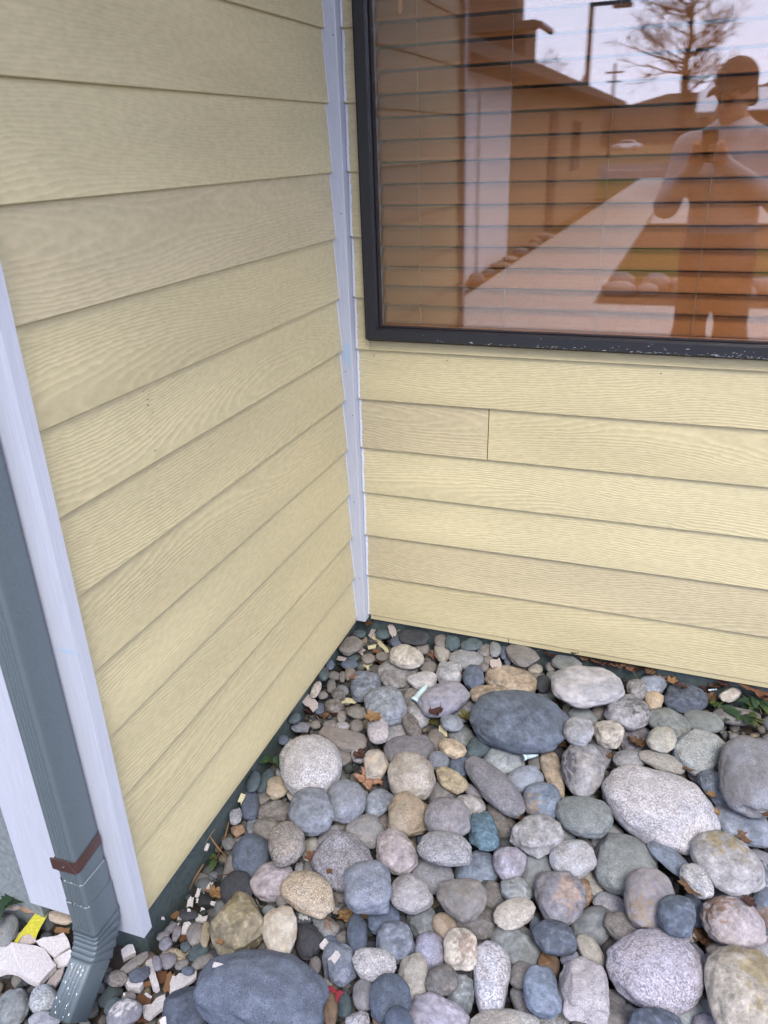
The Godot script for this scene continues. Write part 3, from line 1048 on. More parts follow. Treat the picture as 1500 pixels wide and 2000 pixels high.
func stone_mesh(axes: Vector3, shape: String, c0: Color, level: int, seed_: int, q: Basis, label := "") -> ArrayMesh:
	var base := icosphere(level)
	var dirs: PackedVector3Array = base[0]
	var r := RandomNumberGenerator.new()
	r.seed = seed_
	var nz := noise(1.0, seed_, FastNoiseLite.TYPE_SIMPLEX_SMOOTH, 3)
	var col := noise(1.1, seed_ + 7, FastNoiseLite.TYPE_SIMPLEX_SMOOTH, 3)
	var ex := 2.2
	var amp := 0.065
	var facets := 2
	var soft := 0.5
	var lean := r.randf_range(-0.10, 0.10)
	match shape:
		"blocky":
			ex = 2.8
			facets = 2
		"angular":
			ex = 2.4
			amp = 0.09
			facets = 6
			soft = 0.75
		"tapered":
			lean = 0.30
			facets = 3
		"flat":
			ex = 2.8
			facets = 3
			soft = 0.7
	var planes := []
	for k in facets:
		var m := Vector3(r.randfn(), r.randfn() * 0.8, r.randfn()).normalized()
		planes.append([m, r.randf_range(0.72, 0.93)])
	var pts := PackedVector3Array()
	pts.resize(dirs.size())
	var cols := PackedColorArray()
	cols.resize(dirs.size())
	var hi := Vector3.ONE * 0.01
	var lo := -Vector3.ONE * 0.01
	var off := Vector3(r.randf(), r.randf(), r.randf()) * 30.0
	var shift := r.randf_range(-0.14, 0.14)
	var sl := r.randf_range(0.74, 1.24)
	var warm := r.randf_range(-0.07, 0.07)
	var second := Color(c0.r * sl * (1.0 + warm), c0.g * sl, c0.b * sl * (1.0 - warm))
	var crease := label.contains("crease")
	var stain := Color(0, 0, 0, 0)
	var sdir := Vector3.ZERO
	if label.contains("rust stain"):
		stain = Color(0.27, 0.17, 0.12, 1)
		sdir = Vector3(0.6, 0.7, 0.2).normalized()
	elif label.contains("purple stain"):
		stain = Color(0.10, 0.095, 0.14, 1)
		sdir = Vector3(0.1, 0.45, 0.85).normalized()
	elif label.contains("copper") or label.contains("rusty centre"):
		stain = Color(0.30, 0.15, 0.07, 1)
		sdir = Vector3(-0.2, 0.85, 0.4).normalized()
	elif label.contains("yellow patch") or label.contains("yellow and grey") or label.contains("yellowish patches"):
		stain = Color(0.37, 0.31, 0.19, 1)
		sdir = Vector3(-0.4, 0.8, -0.2).normalized()
	elif label.contains("tan corner") or label.contains("tan spot"):
		stain = Color(0.36, 0.29, 0.24, 1)
		sdir = Vector3(0.6, 0.5, 0.5).normalized()
	elif label.contains("white paint"):
		stain = Color(0.72, 0.72, 0.74, 1)
		sdir = Vector3(-0.1, 0.95, 0.2).normalized()
	elif label.contains("dark top"):
		stain = Color(0.13, 0.13, 0.14, 1)
		sdir = Vector3(-0.2, 0.85, -0.5).normalized()
	elif label.contains("pink stains") or label.contains("pinkish brown"):
		stain = Color(0.40, 0.31, 0.27, 1)
		sdir = Vector3(0.1, 0.9, -0.3).normalized()
	for i in dirs.size():
		var n := dirs[i]
		var k := pow(pow(absf(n.x), ex) + pow(absf(n.y), ex) + pow(absf(n.z), ex), -1.0 / ex)
		var p := n * k
		for pl in planes:
			var over: float = p.dot(pl[0]) - pl[1]
			if over > 0.0:
				p -= pl[0] * (over * soft)
		var s := n * 1.15 + off
		p *= 1.0 + amp * nz.get_noise_3dv(s) * 1.6 + amp * 0.12 * nz.get_noise_3dv(s * 4.3)
		var w := 1.0 - lean * p.x
		p.z *= w
		p.y *= 1.0 - lean * 0.6 * p.x
		p.z += shift * p.x * p.x
		if crease and p.y > 0.0:
			var cv := p.z + 0.18 - 0.22 * sin(p.x * 3.2) * 0.8
			p.y -= 0.10 * exp(-cv * cv / 0.004) * (1.0 - p.x * p.x)
		pts[i] = p
		hi = hi.max(p)
		lo = lo.min(p)
		var t := smoothstep(-0.12, 0.30, col.get_noise_3dv(n * 0.9 + off))
		var c := c0.lerp(second, t)
		var g := 1.0 + 0.22 * col.get_noise_3dv(n * 3.4 + off)
		c = Color(c.r * g, c.g * g, c.b * g)
		if stain.a > 0.0:
			var near := n.dot(sdir) + 0.55 * col.get_noise_3dv(n * 2.6 + off * 1.7)
			c = c.lerp(stain, 0.85 * smoothstep(0.80, 0.92, near))
		cols[i] = Color(clampf(c.r, 0.01, 0.95), clampf(c.g, 0.01, 0.95), clampf(c.b, 0.01, 0.95), 1.0)
	var qi := q.inverse()
	var size := hi - lo
	var cen := (hi + lo) * 0.5
	for i in pts.size():
		var p := (pts[i] - cen) / (size * 0.5)
		pts[i] = qi * (p * axes)
	var arr := []
	arr.resize(Mesh.ARRAY_MAX)
	arr[Mesh.ARRAY_VERTEX] = pts
	arr[Mesh.ARRAY_COLOR] = cols
	arr[Mesh.ARRAY_INDEX] = base[1]
	var raw := ArrayMesh.new()
	raw.add_surface_from_arrays(Mesh.PRIMITIVE_TRIANGLES, arr)
	var st := SurfaceTool.new()
	st.create_from(raw, 0)
	st.generate_normals()
	return st.commit()


func random_basis(r: RandomNumberGenerator) -> Basis:
	return Basis(Quaternion(r.randfn(), r.randfn(), r.randfn(), r.randfn()).normalized())


func _stones():
	var r := RandomNumberGenerator.new()
	r.seed = 99
	var i := 0
	for s in STONES:
		i += 1
		var t: Array = TINT[s[7]]
		var grey: float = (t[0] + t[1] + t[2]) / 3.0
		var j := r.randf_range(1.0, 1.22)
		var c := Color((grey + (t[0] - grey) * 1.3) * j * r.randf_range(0.955, 0.995), (grey + (t[1] - grey) * 1.3) * j * 0.985, (grey + (t[2] - grey) * 1.3) * j * r.randf_range(1.05, 1.10))
		var big := maxf(s[3], s[5])
		var q := random_basis(r)
		var yaw := Basis(Vector3.UP, s[6])
		var m := stone_mesh(Vector3(s[3], s[4], s[5]) * (1.015 if big > 0.085 else (1.035 if big > 0.06 else 1.07)), s[9], c, 4 if big > 0.036 else 3, 1000 + i * 17, q, s[10])
		var o := MeshInstance3D.new()
		var label: String = s[10]
		o.name = numbered("boulder" if big > 0.085 else ("river_stone" if big > 0.032 else "pebble"))
		o.mesh = m
		o.material_override = M["stone_%s_%d" % [s[8], r.randi() % 4]]
		o.transform = Transform3D(yaw * q, Vector3(s[0], s[1], s[2]))
		add_child(o)
		if label == "":
			# named by the described stone that it lies next to
			var w: String = s[7].replace("_", " ")
			var best := 1e9
			var beside := ""
			for k in STONES:
				if k[10] != "":
					var far := Vector3(k[0] - s[0], k[1] - s[1], k[2] - s[2]).length() - maxf(k[3], k[5])
					if far < best:
						best = far
						beside = k[10]
			for cut in [" beside ", " near ", " behind ", " below ", " between ", " against ", " by ", " in front ", " under ", " next to ", " above ", " leaning ", " touching ", " right of ", " left of ", " lying ", " at the edge ", " wedged ", " close to ", " tucked ", " half ", " among ", " standing ", " sitting ", " holding "]:
				var at: int = beside.find(cut)
				if at > 8:
					beside = beside.substr(0, at)
			if big > 0.032:
				tag(o, "%s stone partly hidden next to the %s" % [w, beside], "stone", "half hidden river stones")
			else:
				tag(o, "small %s pebble next to the %s" % [w, beside], "pebble", "small pebbles")
		else:
			tag(o, label, "stone", "river stones in the corner bed")


func bed_level(z: float) -> float:
	return -0.085 - 0.045 * clampf(z / 1.1, 0.0, 1.3)


func _gravel():
	var r := RandomNumberGenerator.new()
	r.seed = 4242
	var tints := ["brown_grey", "brown_grey", "brown_grey", "light_grey", "purple_grey", "dark_teal", "dark_blue", "charcoal", "green_grey", "blue_grey", "tan", "brown_grey"]
	for v in 4:
		var mm := MultiMesh.new()
		mm.transform_format = MultiMesh.TRANSFORM_3D
		mm.use_colors = true
		mm.mesh = stone_mesh(Vector3(1.0, 0.62, 0.82), ["round", "angular", "angular", "tapered"][v], Color(0.95, 0.95, 0.95), 2, 5000 + v, Basis.IDENTITY)
		var n := 4200
		mm.instance_count = n
		for i in n:
			var p := Vector3(r.randf_range(-0.95, 2.5), 0, r.randf_range(-0.015, 2.75))
			if p.x < 0.0 and p.z < 1.22:
				p.x = r.randf_range(-0.012, 0.5)
			var size := r.randf_range(0.006, 0.017) if r.randf() < 0.75 else r.randf_range(0.015, 0.026)
			p.y = bed_level(p.z) - r.randf_range(0.0, 0.030) + (0.004 if size < 0.012 else -0.004)
			var b := Basis.from_euler(Vector3(r.randf_range(-0.5, 0.5), r.randf() * TAU, r.randf_range(-0.5, 0.5))).scaled(Vector3.ONE * size)
			mm.set_instance_transform(i, Transform3D(b, p))
			var t: Array = TINT[tints[r.randi() % tints.size()]]
			var j := r.randf_range(0.55, 1.0)
			mm.set_instance_color(i, Color(t[0] * j, t[1] * j, t[2] * j))
		var o := MultiMeshInstance3D.new()
		o.name = numbered("gravel")
		o.multimesh = mm
		o.material_override = M.gravel
		add_child(o)
		o.set_meta("kind", "stuff")
		tag(o, "fine mixed gravel filling the gaps between river stones", "gravel", "gravel of the bed")


func _outer_cobbles():
	# the bed goes on beyond the picture: uncounted cobbles to the right and towards the path
	var r := RandomNumberGenerator.new()
	r.seed = 555
	var tints := ["whitish", "light_grey", "blue_grey", "dark_blue", "green_grey", "brown_grey", "cream", "purple_grey", "tan", "light_grey"]
	var spots := []
	for tries in 14000:
		var p := Vector3(r.randf_range(-0.9, 2.6), 0, r.randf_range(0.06, 2.5))
		var size := r.randf_range(0.032, 0.062) if r.randf() < 0.85 else r.randf_range(0.07, 0.11)
		var edge := 1.43 - 0.352 * (p.x + 0.19)
		var beyond := p.x > 1.32 + size - 0.05 * p.z or p.z > edge + 0.06 + size
		if not beyond or (p.x < 0.12 and p.z < 1.42):
			continue
		if absf(p.x - 1.04) < 0.28 and p.z > 2.22:
			continue
		var free := true
		for q in spots:
			if Vector2(q[0].x - p.x, q[0].z - p.z).length() < (q[1] + size) * 0.84:
				free = false
				break
		if free:
			p.y = bed_level(p.z) + 0.012 + size * 0.30
			spots.append([p, size])
	for v in 4:
		var mm := MultiMesh.new()
		mm.transform_format = MultiMesh.TRANSFORM_3D
		mm.use_colors = true
		mm.mesh = stone_mesh(Vector3(1.0, 0.62, 0.84), ["round", "blocky", "angular", "tapered"][v], Color(0.95, 0.95, 0.95), 3, 8800 + v, Basis.IDENTITY)
		var mine := []
		for i in spots.size():
			if i % 4 == v:
				mine.append(spots[i])
		mm.instance_count = mine.size()
		for i in mine.size():
			var b := Basis.from_euler(Vector3(r.randf_range(-0.15, 0.15), r.randf() * TAU, r.randf_range(-0.15, 0.15))).scaled(Vector3.ONE * mine[i][1])
			mm.set_instance_transform(i, Transform3D(b, mine[i][0]))
			var t: Array = TINT[tints[r.randi() % tints.size()]]
			var j := r.randf_range(0.95, 1.2)
			mm.set_instance_color(i, Color(t[0] * j * 0.975, t[1] * j, t[2] * j * 1.06))
		var o := MultiMeshInstance3D.new()
		o.name = numbered("cobble_bed")
		o.multimesh = mm
		o.material_override = M.cobbles
		add_child(o)
		o.set_meta("kind", "stuff")
		tag(o, "river cobbles covering the rest of the planting bed", "cobbles", "cobbles of the outer bed")


# ------------------------------------------------------------------ debris on the stones
func _debris():
	for c in CHIPS:
		var o := PackedVector2Array()
		for i in range(0, c[8].size(), 2):
			o.append(Vector2(c[8][i], c[8][i + 1]))
		# break the long edges so that they look torn
		var rag := PackedVector2Array()
		for i in o.size():
			var a := o[i]
			var b := o[(i + 1) % o.size()]
			rag.append(a)
			var n := int(a.distance_to(b) / 0.006)
			for k in range(1, n):
				rag.append(a.lerp(b, float(k) / n) + Vector2(rng.randf_range(-0.0007, 0.0007), rng.randf_range(-0.0007, 0.0007)))
		if Geometry2D.triangulate_polygon(rag).is_empty():
			rag = o
		var m := part(c[0], sheet(rag, c[2], minf(0.0016, c[2] * 0.5), 25.0), M[c[1]], self, Vector3(c[5], c[6], c[7]))
		m.rotation = Vector3(c[3] + rng.randf_range(-0.16, 0.16), 0, c[4] + rng.randf_range(-0.16, 0.16))
		tag(m, c[9], c[10], c[11])
	for l in LEAVES:
		var m := part("dry_leaf", leaf_mesh(l[3] * 1.2, l[6], rng.randi()), M[l[5]], self, Vector3(l[0], l[1] + 0.25 * l[3], l[2]))
		m.rotation = Vector3(rng.randf_range(-0.25, 0.25), -deg_to_rad(l[4]), rng.randf_range(-0.25, 0.25))
		tag(m, l[8], "leaf", l[9])
	for s in STICKS:
		var a := Vector3(s[0], s[1], s[2])
		var b := Vector3(s[3], s[4], s[5])
		var d := b - a
		var n := 7
		var side := d.cross(Vector3.UP).normalized()
		var bow := rng.randf_range(-0.05, 0.05) * d.length()
		var st := st_begin()
		st.set_smooth_group(-1)
		var prev := []
		for i in n + 1:
			var t := float(i) / n
			var c := d * t + side * bow * sin(t * PI)
			var w: float = s[6] * (0.35 + 0.65 * sin(clampf(t * 1.1 + 0.15, 0, 1) * PI)) * rng.randf_range(0.85, 1.15)
			var h: float = s[6] * s[8]
			var row := [c + side * w * 0.5, c + Vector3.UP * h, c - side * w * 0.5, c - Vector3.UP * h * 0.6]
			if i > 0:
				for k in 4:
					quad(st, prev[k], row[k], row[(k + 1) % 4], prev[(k + 1) % 4])
			if i == 0 or i == n:
				quad(st, row[0], row[1], row[2], row[3])
			prev = row
		var m := part(s[9], st_end(st), M[s[7]], self, a)
		tag(m, s[10], s[11], s[12])
	nozzle("plastic_nozzle", Vector3(0.2935, -0.060, 0.312), Vector3(0.3125, -0.040, 0.252), 0.0145, 0.0062, "pale blue plastic caulk nozzle lying on the stones")
	nozzle("plastic_nozzle", Vector3(0.640, -0.052, 0.452), Vector3(0.672, -0.062, 0.420), 0.008, 0.003, "small white plastic tip below the dark blue boulder")
	nozzle("plastic_nozzle", Vector3(1.094, -0.062, -0.004), Vector3(1.116, -0.053, -0.004), 0.003, 0.0026, "short white plastic tube among leaves under the siding")


func nozzle(called: String, a: Vector3, b: Vector3, ra: float, rb: float, label: String):
	var o := thing(called, label, "nozzle", a)
	var d := b - a
	var st := st_begin()
	tube_into(st, [Vector3.ZERO, d * 0.12, d * 0.13, d * 0.6, d], [ra, ra * 0.97, ra * 0.88, lerpf(ra, rb, 0.6), rb], 16)
	part("cone", st_end(st, true), M.nozzle, o)
	part("hollow_end", tube([-d.normalized() * 0.0006, d.normalized() * 0.002], [ra * 0.62, ra * 0.62], 14), M.nozzle_inside, o)


func leaf_mesh(size: float, curl: float, seed_: int) -> ArrayMesh:
	# a lobed dry leaf with ribs, crumpled in proportion to curl; both faces, thin but closed at the rim
	var r := RandomNumberGenerator.new()
	r.seed = seed_
	var nz := noise(1.6, seed_ % 1000, FastNoiseLite.TYPE_SIMPLEX_SMOOTH, 3)
	var lobes := 5
	var n := 40
	var rings := 6
	var pts := []
	var wid := r.randf_range(0.6, 0.9)
	for k in rings + 1:
		var row := []
		for i in n:
			var a := TAU * i / n
			var lob := 0.66 + 0.34 * pow(absf(cos(a * lobes * 0.5)), 0.7) + 0.06 * sin(a * 17.0 + seed_ % 7)
			if absf(wrapf(a - PI, -PI, PI)) < 0.35:
				lob *= 0.75
			var t := float(k) / rings
			var p := Vector2(cos(a), sin(a) * wid) * lob * t
			var h := 0.0
			# fold up round the midrib, then crumple
			h += curl * 0.55 * p.y * p.y + curl * 0.30 * p.x * p.x
			h += curl * 0.28 * nz.get_noise_2d(p.x * 1.3, p.y * 1.3 + 7.0) + 0.05 * nz.get_noise_2d(p.x * 4.0, p.y * 4.0)
			h -= 0.05 * pow(absf(cos(a * lobes * 0.5)), 8.0) * t
			var sh := 1.0 - 0.25 * curl * t * t
			row.append(Vector3(p.x * sh, h, p.y * sh) * size)
		pts.append(row)
	var st := st_begin()
	st.set_smooth_group(0)
	for side in 2:
		var off := Vector3(0, -0.0006 * side, 0)
		for k in rings:
			for i in n:
				var j := (i + 1) % n
				if side == 0:
					quad(st, pts[k][i] + off, pts[k + 1][i] + off, pts[k + 1][j] + off, pts[k][j] + off)
				else:
					quad(st, pts[k][j] + off, pts[k + 1][j] + off, pts[k + 1][i] + off, pts[k][i] + off)
	# stalk
	var tip: Vector3 = pts[rings][n / 2]
	tube_into(st, [tip * 0.2, tip, tip * 1.35 + Vector3(0, size * 0.08, 0)], [size * 0.02, size * 0.016, size * 0.012], 5)
	return st_end(st, true)


# ------------------------------------------------------------------ green plants
func blade_leaf(length: float, width: float, droop: float, teeth: float) -> ArrayMesh:
	var st := st_begin()
	st.set_smooth_group(0)
	var n := 14
	for side in 2:
		var prev := []
		for i in n + 1:
			var t := float(i) / n
			var w := width * pow(sin(PI * pow(t, 0.75)), 0.8) * (1.0 + teeth * (1.0 if i % 2 == 0 else -1.0))
			var y := length * (0.35 * t - droop * t * t) - 0.0004 * side
			var c := Vector3(length * t, y, 0)
			var row := [c + Vector3(0, 0.18 * w, -w), c, c + Vector3(0, 0.18 * w, w)]
			if i > 0:
				for k in 2:
					if side == 0:
						quad(st, prev[k], row[k], row[k + 1], prev[k + 1])
					else:
						quad(st, prev[k + 1], row[k + 1], row[k], prev[k])
			prev = row
	return st_end(st, true)


func _plants():
	var r := RandomNumberGenerator.new()
	r.seed = 31
	var make := func(called: String, label: String, at: Vector3, count: int, spread: float, size: float, mats: Array, teeth: float):
		var p := thing(called, label, "plant", at)
		for i in count:
			var a := r.randf() * TAU
			var d := r.randf_range(0.1, 1.0) * spread
			var base := Vector3(cos(a) * d * 0.4, r.randf_range(0.0, 0.012), sin(a) * d * 0.4)
			var l := part("leaf", blade_leaf(size * r.randf_range(0.6, 1.2), size * r.randf_range(0.16, 0.26), r.randf_range(0.25, 0.6), teeth), M[mats[r.randi() % mats.size()]], p, base)
			l.rotation = Vector3(r.randf_range(-0.5, 0.5), a + r.randf_range(-0.8, 0.8), r.randf_range(-0.2, 0.3))
		for i in 3:
			var a := r.randf() * TAU
			part("stem", tube([Vector3.ZERO, Vector3(cos(a) * spread * 0.4, 0.012, sin(a) * spread * 0.4), Vector3(cos(a) * spread * 0.8, 0.016, sin(a) * spread * 0.8)], [0.0016, 0.0013, 0.001], 5), M.leaf_olive, p)
	make.call("weed", "dark green toothed weed above the purple grey boulder", Vector3(1.185, -0.062, 0.10), 24, 0.065, 0.046, ["leaf_green", "leaf_green", "leaf_lime"], 0.22)
	make.call("weed", "pale green weed lying along the siding beside the brown leaf", Vector3(1.225, -0.060, 0.035), 20, 0.065, 0.046, ["leaf_lime", "leaf_green"], 0.1)
	make.call("weed", "small green weed sprig beside the dark veined stone", Vector3(1.115, -0.072, 0.055), 16, 0.035, 0.030, ["leaf_lime", "leaf_green", "leaf_olive"], 0.15)
	make.call("weed", "dark green leaves against the foundation by the granite boulder", Vector3(0.012, -0.075, 0.655), 7, 0.035, 0.05, ["leaf_green"], 0.06)
	make.call("ivy_plant", "ivy leaves left of the white corner board", Vector3(-0.37, -0.10, 1.235), 6, 0.04, 0.06, ["leaf_green"], 0.3)
	make.call("weed", "single bright green leaf beside the splinters", Vector3(0.008, -0.110, 0.960), 3, 0.012, 0.034, ["leaf_lime", "leaf_green"], 0.05)
	make.call("weed", "yellow green leaf below the corner board", Vector3(0.002, -0.125, 1.245), 2, 0.01, 0.032, ["leaf_olive"], 0.05)


# ------------------------------------------------------------------ what the window mirrors
func _surroundings():
	# the neighbouring wing along the driveway
	var w := thing("garage_wing", "brown garage wing with a white front section and low eaves along the driveway", "building", Vector3(-1.78, -0.2, 5.0))
	part("white_section", box(Vector3(-4.0, 0.0, 0.0), Vector3(0.0, 2.45, 5.6)), M.wing_trim, w)
	for z in [1.2, 2.4, 3.6]:
		part("batten", box(Vector3(0.002, 0.0, z), Vector3(0.04, 2.44, z + 0.12)), M.wing_trim, w)
	part("wall", box(Vector3(-4.0, 0.0, 5.602), Vector3(0.0, 2.45, 17.5)), M.wing_wall, w)
	part("door", box(Vector3(0.002, 0.05, 9.0), Vector3(0.03, 2.1, 9.9), 0.005), M.dark_wall, w)
	part("window", box(Vector3(0.002, 1.0, 12.0), Vector3(0.03, 2.0, 13.2), 0.005), M.window_dark, w)
	var rs := st_begin()
	hexa(rs, [Vector3(-4.5, 2.452, 18.0), Vector3(0.58, 2.38, 18.0), Vector3(0.58, 2.38, -0.4), Vector3(-4.5, 2.452, -0.4)],
		[Vector3(-2.0, 3.3, 18.0), Vector3(0.58, 2.52, 18.0), Vector3(0.58, 2.52, -0.4), Vector3(-2.0, 3.3, -0.4)])
	part("roof", st_end(rs), M.roofing, w)
	# taller house behind it
	var t := thing("tall_house", "tall dark house with gutters standing behind the garage wing", "building", Vector3(-4.05, -0.2, 23.0))
	part("wall", box(Vector3(-9.0, 0, 0), Vector3(0.0, 4.6, 1.6)), M.dark_wall, t)
	part("upper_wall", box(Vector3(-9.0, 4.602, 0.3), Vector3(-0.35, 8.5, 1.4)), M.dark_wall, t)
	part("roof", box(Vector3(-9.4, 4.4, -0.4), Vector3(0.35, 4.599, -0.002)), M.roofing, t)
	part("gutter", box(Vector3(0.36, 4.42, -0.4), Vector3(0.50, 4.56, 1.6), 0.02), M.dark_metal, t)
	part("roof", box(Vector3(-9.4, 8.502, -0.3), Vector3(0.0, 8.7, 1.9)), M.roofing, t)
	# white metal roofed building across the lawn
	var b := thing("low_building", "low brown building with a pale metal roof beyond the lawn", "building", Vector3(6.5, -0.2, 25.0))
	part("wall", box(Vector3(-5.0, 0, 0), Vector3(9.0, 2.2, 7.0)), M.dark_wall, b)
	var mr := st_begin()
	hexa(mr, [Vector3(-5.9, 2.202, -0.7), Vector3(9.5, 2.202, -0.7), Vector3(9.5, 2.202, -0.72), Vector3(-5.9, 2.202, -0.72)], [Vector3(-5.9, 2.24, -0.7), Vector3(9.5, 2.24, -0.7), Vector3(9.5, 2.24, -0.72), Vector3(-5.9, 2.24, -0.72)])
	quad(mr, Vector3(-5.9, 2.23, -0.7), Vector3(-5.9, 2.95, 3.5), Vector3(9.5, 2.95, 3.5), Vector3(9.5, 2.23, -0.7))
	quad(mr, Vector3(-5.9, 2.95, 3.5), Vector3(-5.9, 2.23, 7.6), Vector3(9.5, 2.23, 7.6), Vector3(9.5, 2.95, 3.5))
	part("roof", st_end(mr), M.metal_roof, b)
	# lamp post
	var l := thing("lamp_post", "tall dark lamp post with a flat arm beside the driveway", "lamp post", Vector3(-3.2, -0.2, 30.0))
	part("pole", tube([Vector3.ZERO, Vector3(0, 5.8, 0)], [0.11, 0.09], 10), M.dark_metal, l)
	part("arm", box(Vector3(-0.08, 5.72, -0.06), Vector3(1.3, 5.84, 0.06), 0.01), M.dark_metal, l)
	part("lamp_head", box(Vector3(0.7, 5.62, -0.16), Vector3(1.35, 5.74, 0.16), 0.02), M.dark_metal, l)
	# power poles
	for x in [-7.2, 12.0]:
		var u := thing("power_pole", "wooden power pole with crossarms beyond the road" if x < 0 else "wooden power pole behind the low building", "power pole", Vector3(x, -0.2, 80.0), "power poles")
		part("pole", tube([Vector3.ZERO, Vector3(0, 7.7, 0)], [0.16, 0.11], 8), M.bark, u)
		part("crossarm", box(Vector3(-0.8, 6.9, -0.06), Vector3(0.8, 7.05, 0.06)), M.bark, u)
		part("crossarm", box(Vector3(-0.6, 6.2, -0.06), Vector3(0.6, 6.32, 0.06)), M.bark, u)
	# trees
	bare_tree("bare_tree", "large bare deciduous tree beyond the lawn", Vector3(-0.3, -0.2, 45.0), 9.5, 0.30, 4, 1, "")
	bare_tree("bare_tree", "small bare tree beside the lamp post", Vector3(-5.2, -0.2, 33.0), 4.8, 0.10, 3, 2, "")
	bare_tree("bare_tree", "bare tree behind the low building", Vector3(8.5, -0.2, 46.0), 8.5, 0.24, 4, 3, "")
	conifer(Vector3(-3.9, -0.2, 35.0), 4.1, 0.95, "dark conifer behind the lamp post")
	for i in 7:
		conifer(Vector3(-34.0 + i * 7.5 + 3.0 * sin(i * 2.1), -0.2, 120.0 + 9.0 * cos(i * 1.7)), 6.0 + 1.6 * sin(i * 3.3), 1.9, "distant dark conifer along the far side of the field", "conifers beyond the field")
	# white car on the far side of the road
	car(Vector3(-10.2, -0.2, 138.0))
	# rocks along the lawn
	var r := RandomNumberGenerator.new()
	r.seed = 8
	for i in 16:
		var q := random_basis(r)
		var ax := Vector3(r.randf_range(0.10, 0.19), r.randf_range(0.07, 0.11), r.randf_range(0.09, 0.15))
		var o := MeshInstance3D.new()
		o.name = numbered("border_rock")
		o.mesh = stone_mesh(ax, "round", Color(0.42, 0.40, 0.38), 3, 7000 + i, q)
		o.material_override = M["stone_fine_%d" % (i % 4)]
		o.transform = Transform3D(q, Vector3(0.25 + 0.30 * (i % 8) + r.randf_range(-0.05, 0.05), -0.155 + ax.y * 0.8, 7.05 + 0.55 * (i / 8) + r.randf_range(-0.1, 0.1)))
		add_child(o)
		tag(o, "grey border rock between the path and the lawn", "rock", "rocks bordering the lawn")
	for i in 9:
		var q := random_basis(r)
		var ax := Vector3(r.randf_range(0.06, 0.17), r.randf_range(0.04, 0.08), r.randf_range(0.06, 0.13))
		var o := MeshInstance3D.new()
		o.name = numbered("border_rock")
		o.mesh = stone_mesh(ax, "round", Color(0.40, 0.36, 0.32), 3, 7100 + i, q)
		o.material_override = M["stone_fine_%d" % (i % 4)]
		o.transform = Transform3D(q, Vector3(-1.6 + r.randf_range(-0.05, 0.05), -0.2 + ax.y * 0.9, 7.2 + 0.7 * i))
		add_child(o)
		tag(o, "brown border rock at the foot of the garage wing", "rock", "rocks along the garage wing")


func bare_tree(called: String, label: String, at: Vector3, height: float, radius: float, depth: int, seed_: int, group: String):
	var r := RandomNumberGenerator.new()
	r.seed = seed_
	var t := thing(called, label, "tree", at, group)
	var trunk := st_begin()
	var pts := []
	var rad := []
	for i in 9:
		var k := i / 8.0
		pts.append(Vector3(r.randf_range(-0.02, 0.02) * height * k, height * k, r.randf_range(-0.02, 0.02) * height * k))
		rad.append(radius * (1.0 - 0.88 * k))
	tube_into(trunk, pts, rad, 9)
	part("trunk", st_end(trunk, true), M.bark, t)
	var crown := st_begin()
	var stack := []
	for i in 46:
		var k := r.randf_range(0.28, 1.0)
		var a := i * 2.4 + r.randf_range(-0.4, 0.4)
		var seg: Vector3 = pts[int(k * 8)]
		stack.append([Vector3(seg.x, height * k, seg.z), Vector3(cos(a), r.randf_range(0.15, 0.7), sin(a)).normalized(), height * 0.30 * (1.15 - 0.75 * k) * r.randf_range(0.7, 1.2), radius * 0.30 * (1.1 - 0.8 * k), 0])
	while not stack.is_empty():
		var b: Array = stack.pop_back()
		var p0: Vector3 = b[0]
		var d: Vector3 = b[1]
		var mid: Vector3 = p0 + d * b[2] * 0.5 + Vector3(r.randfn(), r.randfn(), r.randfn()) * b[2] * 0.05
		var d2 := (d + Vector3(r.randfn() * 0.2, 0.15, r.randfn() * 0.2)).normalized()
		var p2: Vector3 = mid + d2 * b[2] * 0.5
		var rr: float = maxf(b[3], 0.006)
		tube_into(crown, [p0, mid, p2], [rr, rr * 0.7, rr * 0.4], 4)
		if b[4] < depth - 1:
			for k in 5:
				var f := r.randf_range(0.35, 1.0)
				var base: Vector3 = p0.lerp(mid, f * 2.0) if f < 0.5 else mid.lerp(p2, (f - 0.5) * 2.0)
				var nd := (d2 + Vector3(r.randfn(), r.randfn() * 0.7, r.randfn()) * 0.55).normalized()
				stack.append([base, nd, b[2] * r.randf_range(0.35, 0.6), rr * 0.45, b[4] + 1])
	part("crown", st_end(crown, false), M.bark, t)


func conifer(at: Vector3, height: float, radius: float, label: String, group := ""):
	var r := RandomNumberGenerator.new()
	r.seed = int(at.x * 31.0 + at.z * 7.0)
	var t := thing("conifer", label, "tree", at, group)
	part("trunk", tube([Vector3.ZERO, Vector3(0, height * 0.95, 0)], [radius * 0.12, radius * 0.03], 7), M.bark, t)
	var st := st_begin()
	st.set_smooth_group(-1)
	for i in 900:
		var k := pow(r.randf(), 1.3)
		var y := height * (0.12 + 0.88 * k)
		var rr := radius * (1.0 - k) * sqrt(r.randf()) * r.randf_range(0.8, 1.15) + 0.02
		var a := r.randf() * TAU
		var c := Vector3(cos(a) * rr, y - rr * 0.25, sin(a) * rr)
		var out := Vector3(cos(a), -0.25, sin(a)) * radius * 0.16
		var side := Vector3(-sin(a), r.randf_range(-0.5, 0.5), cos(a)) * radius * 0.055
		st.add_vertex(c - side); st.add_vertex(c + out); st.add_vertex(c + side)
	part("crown", st_end(st), M.needles, t)


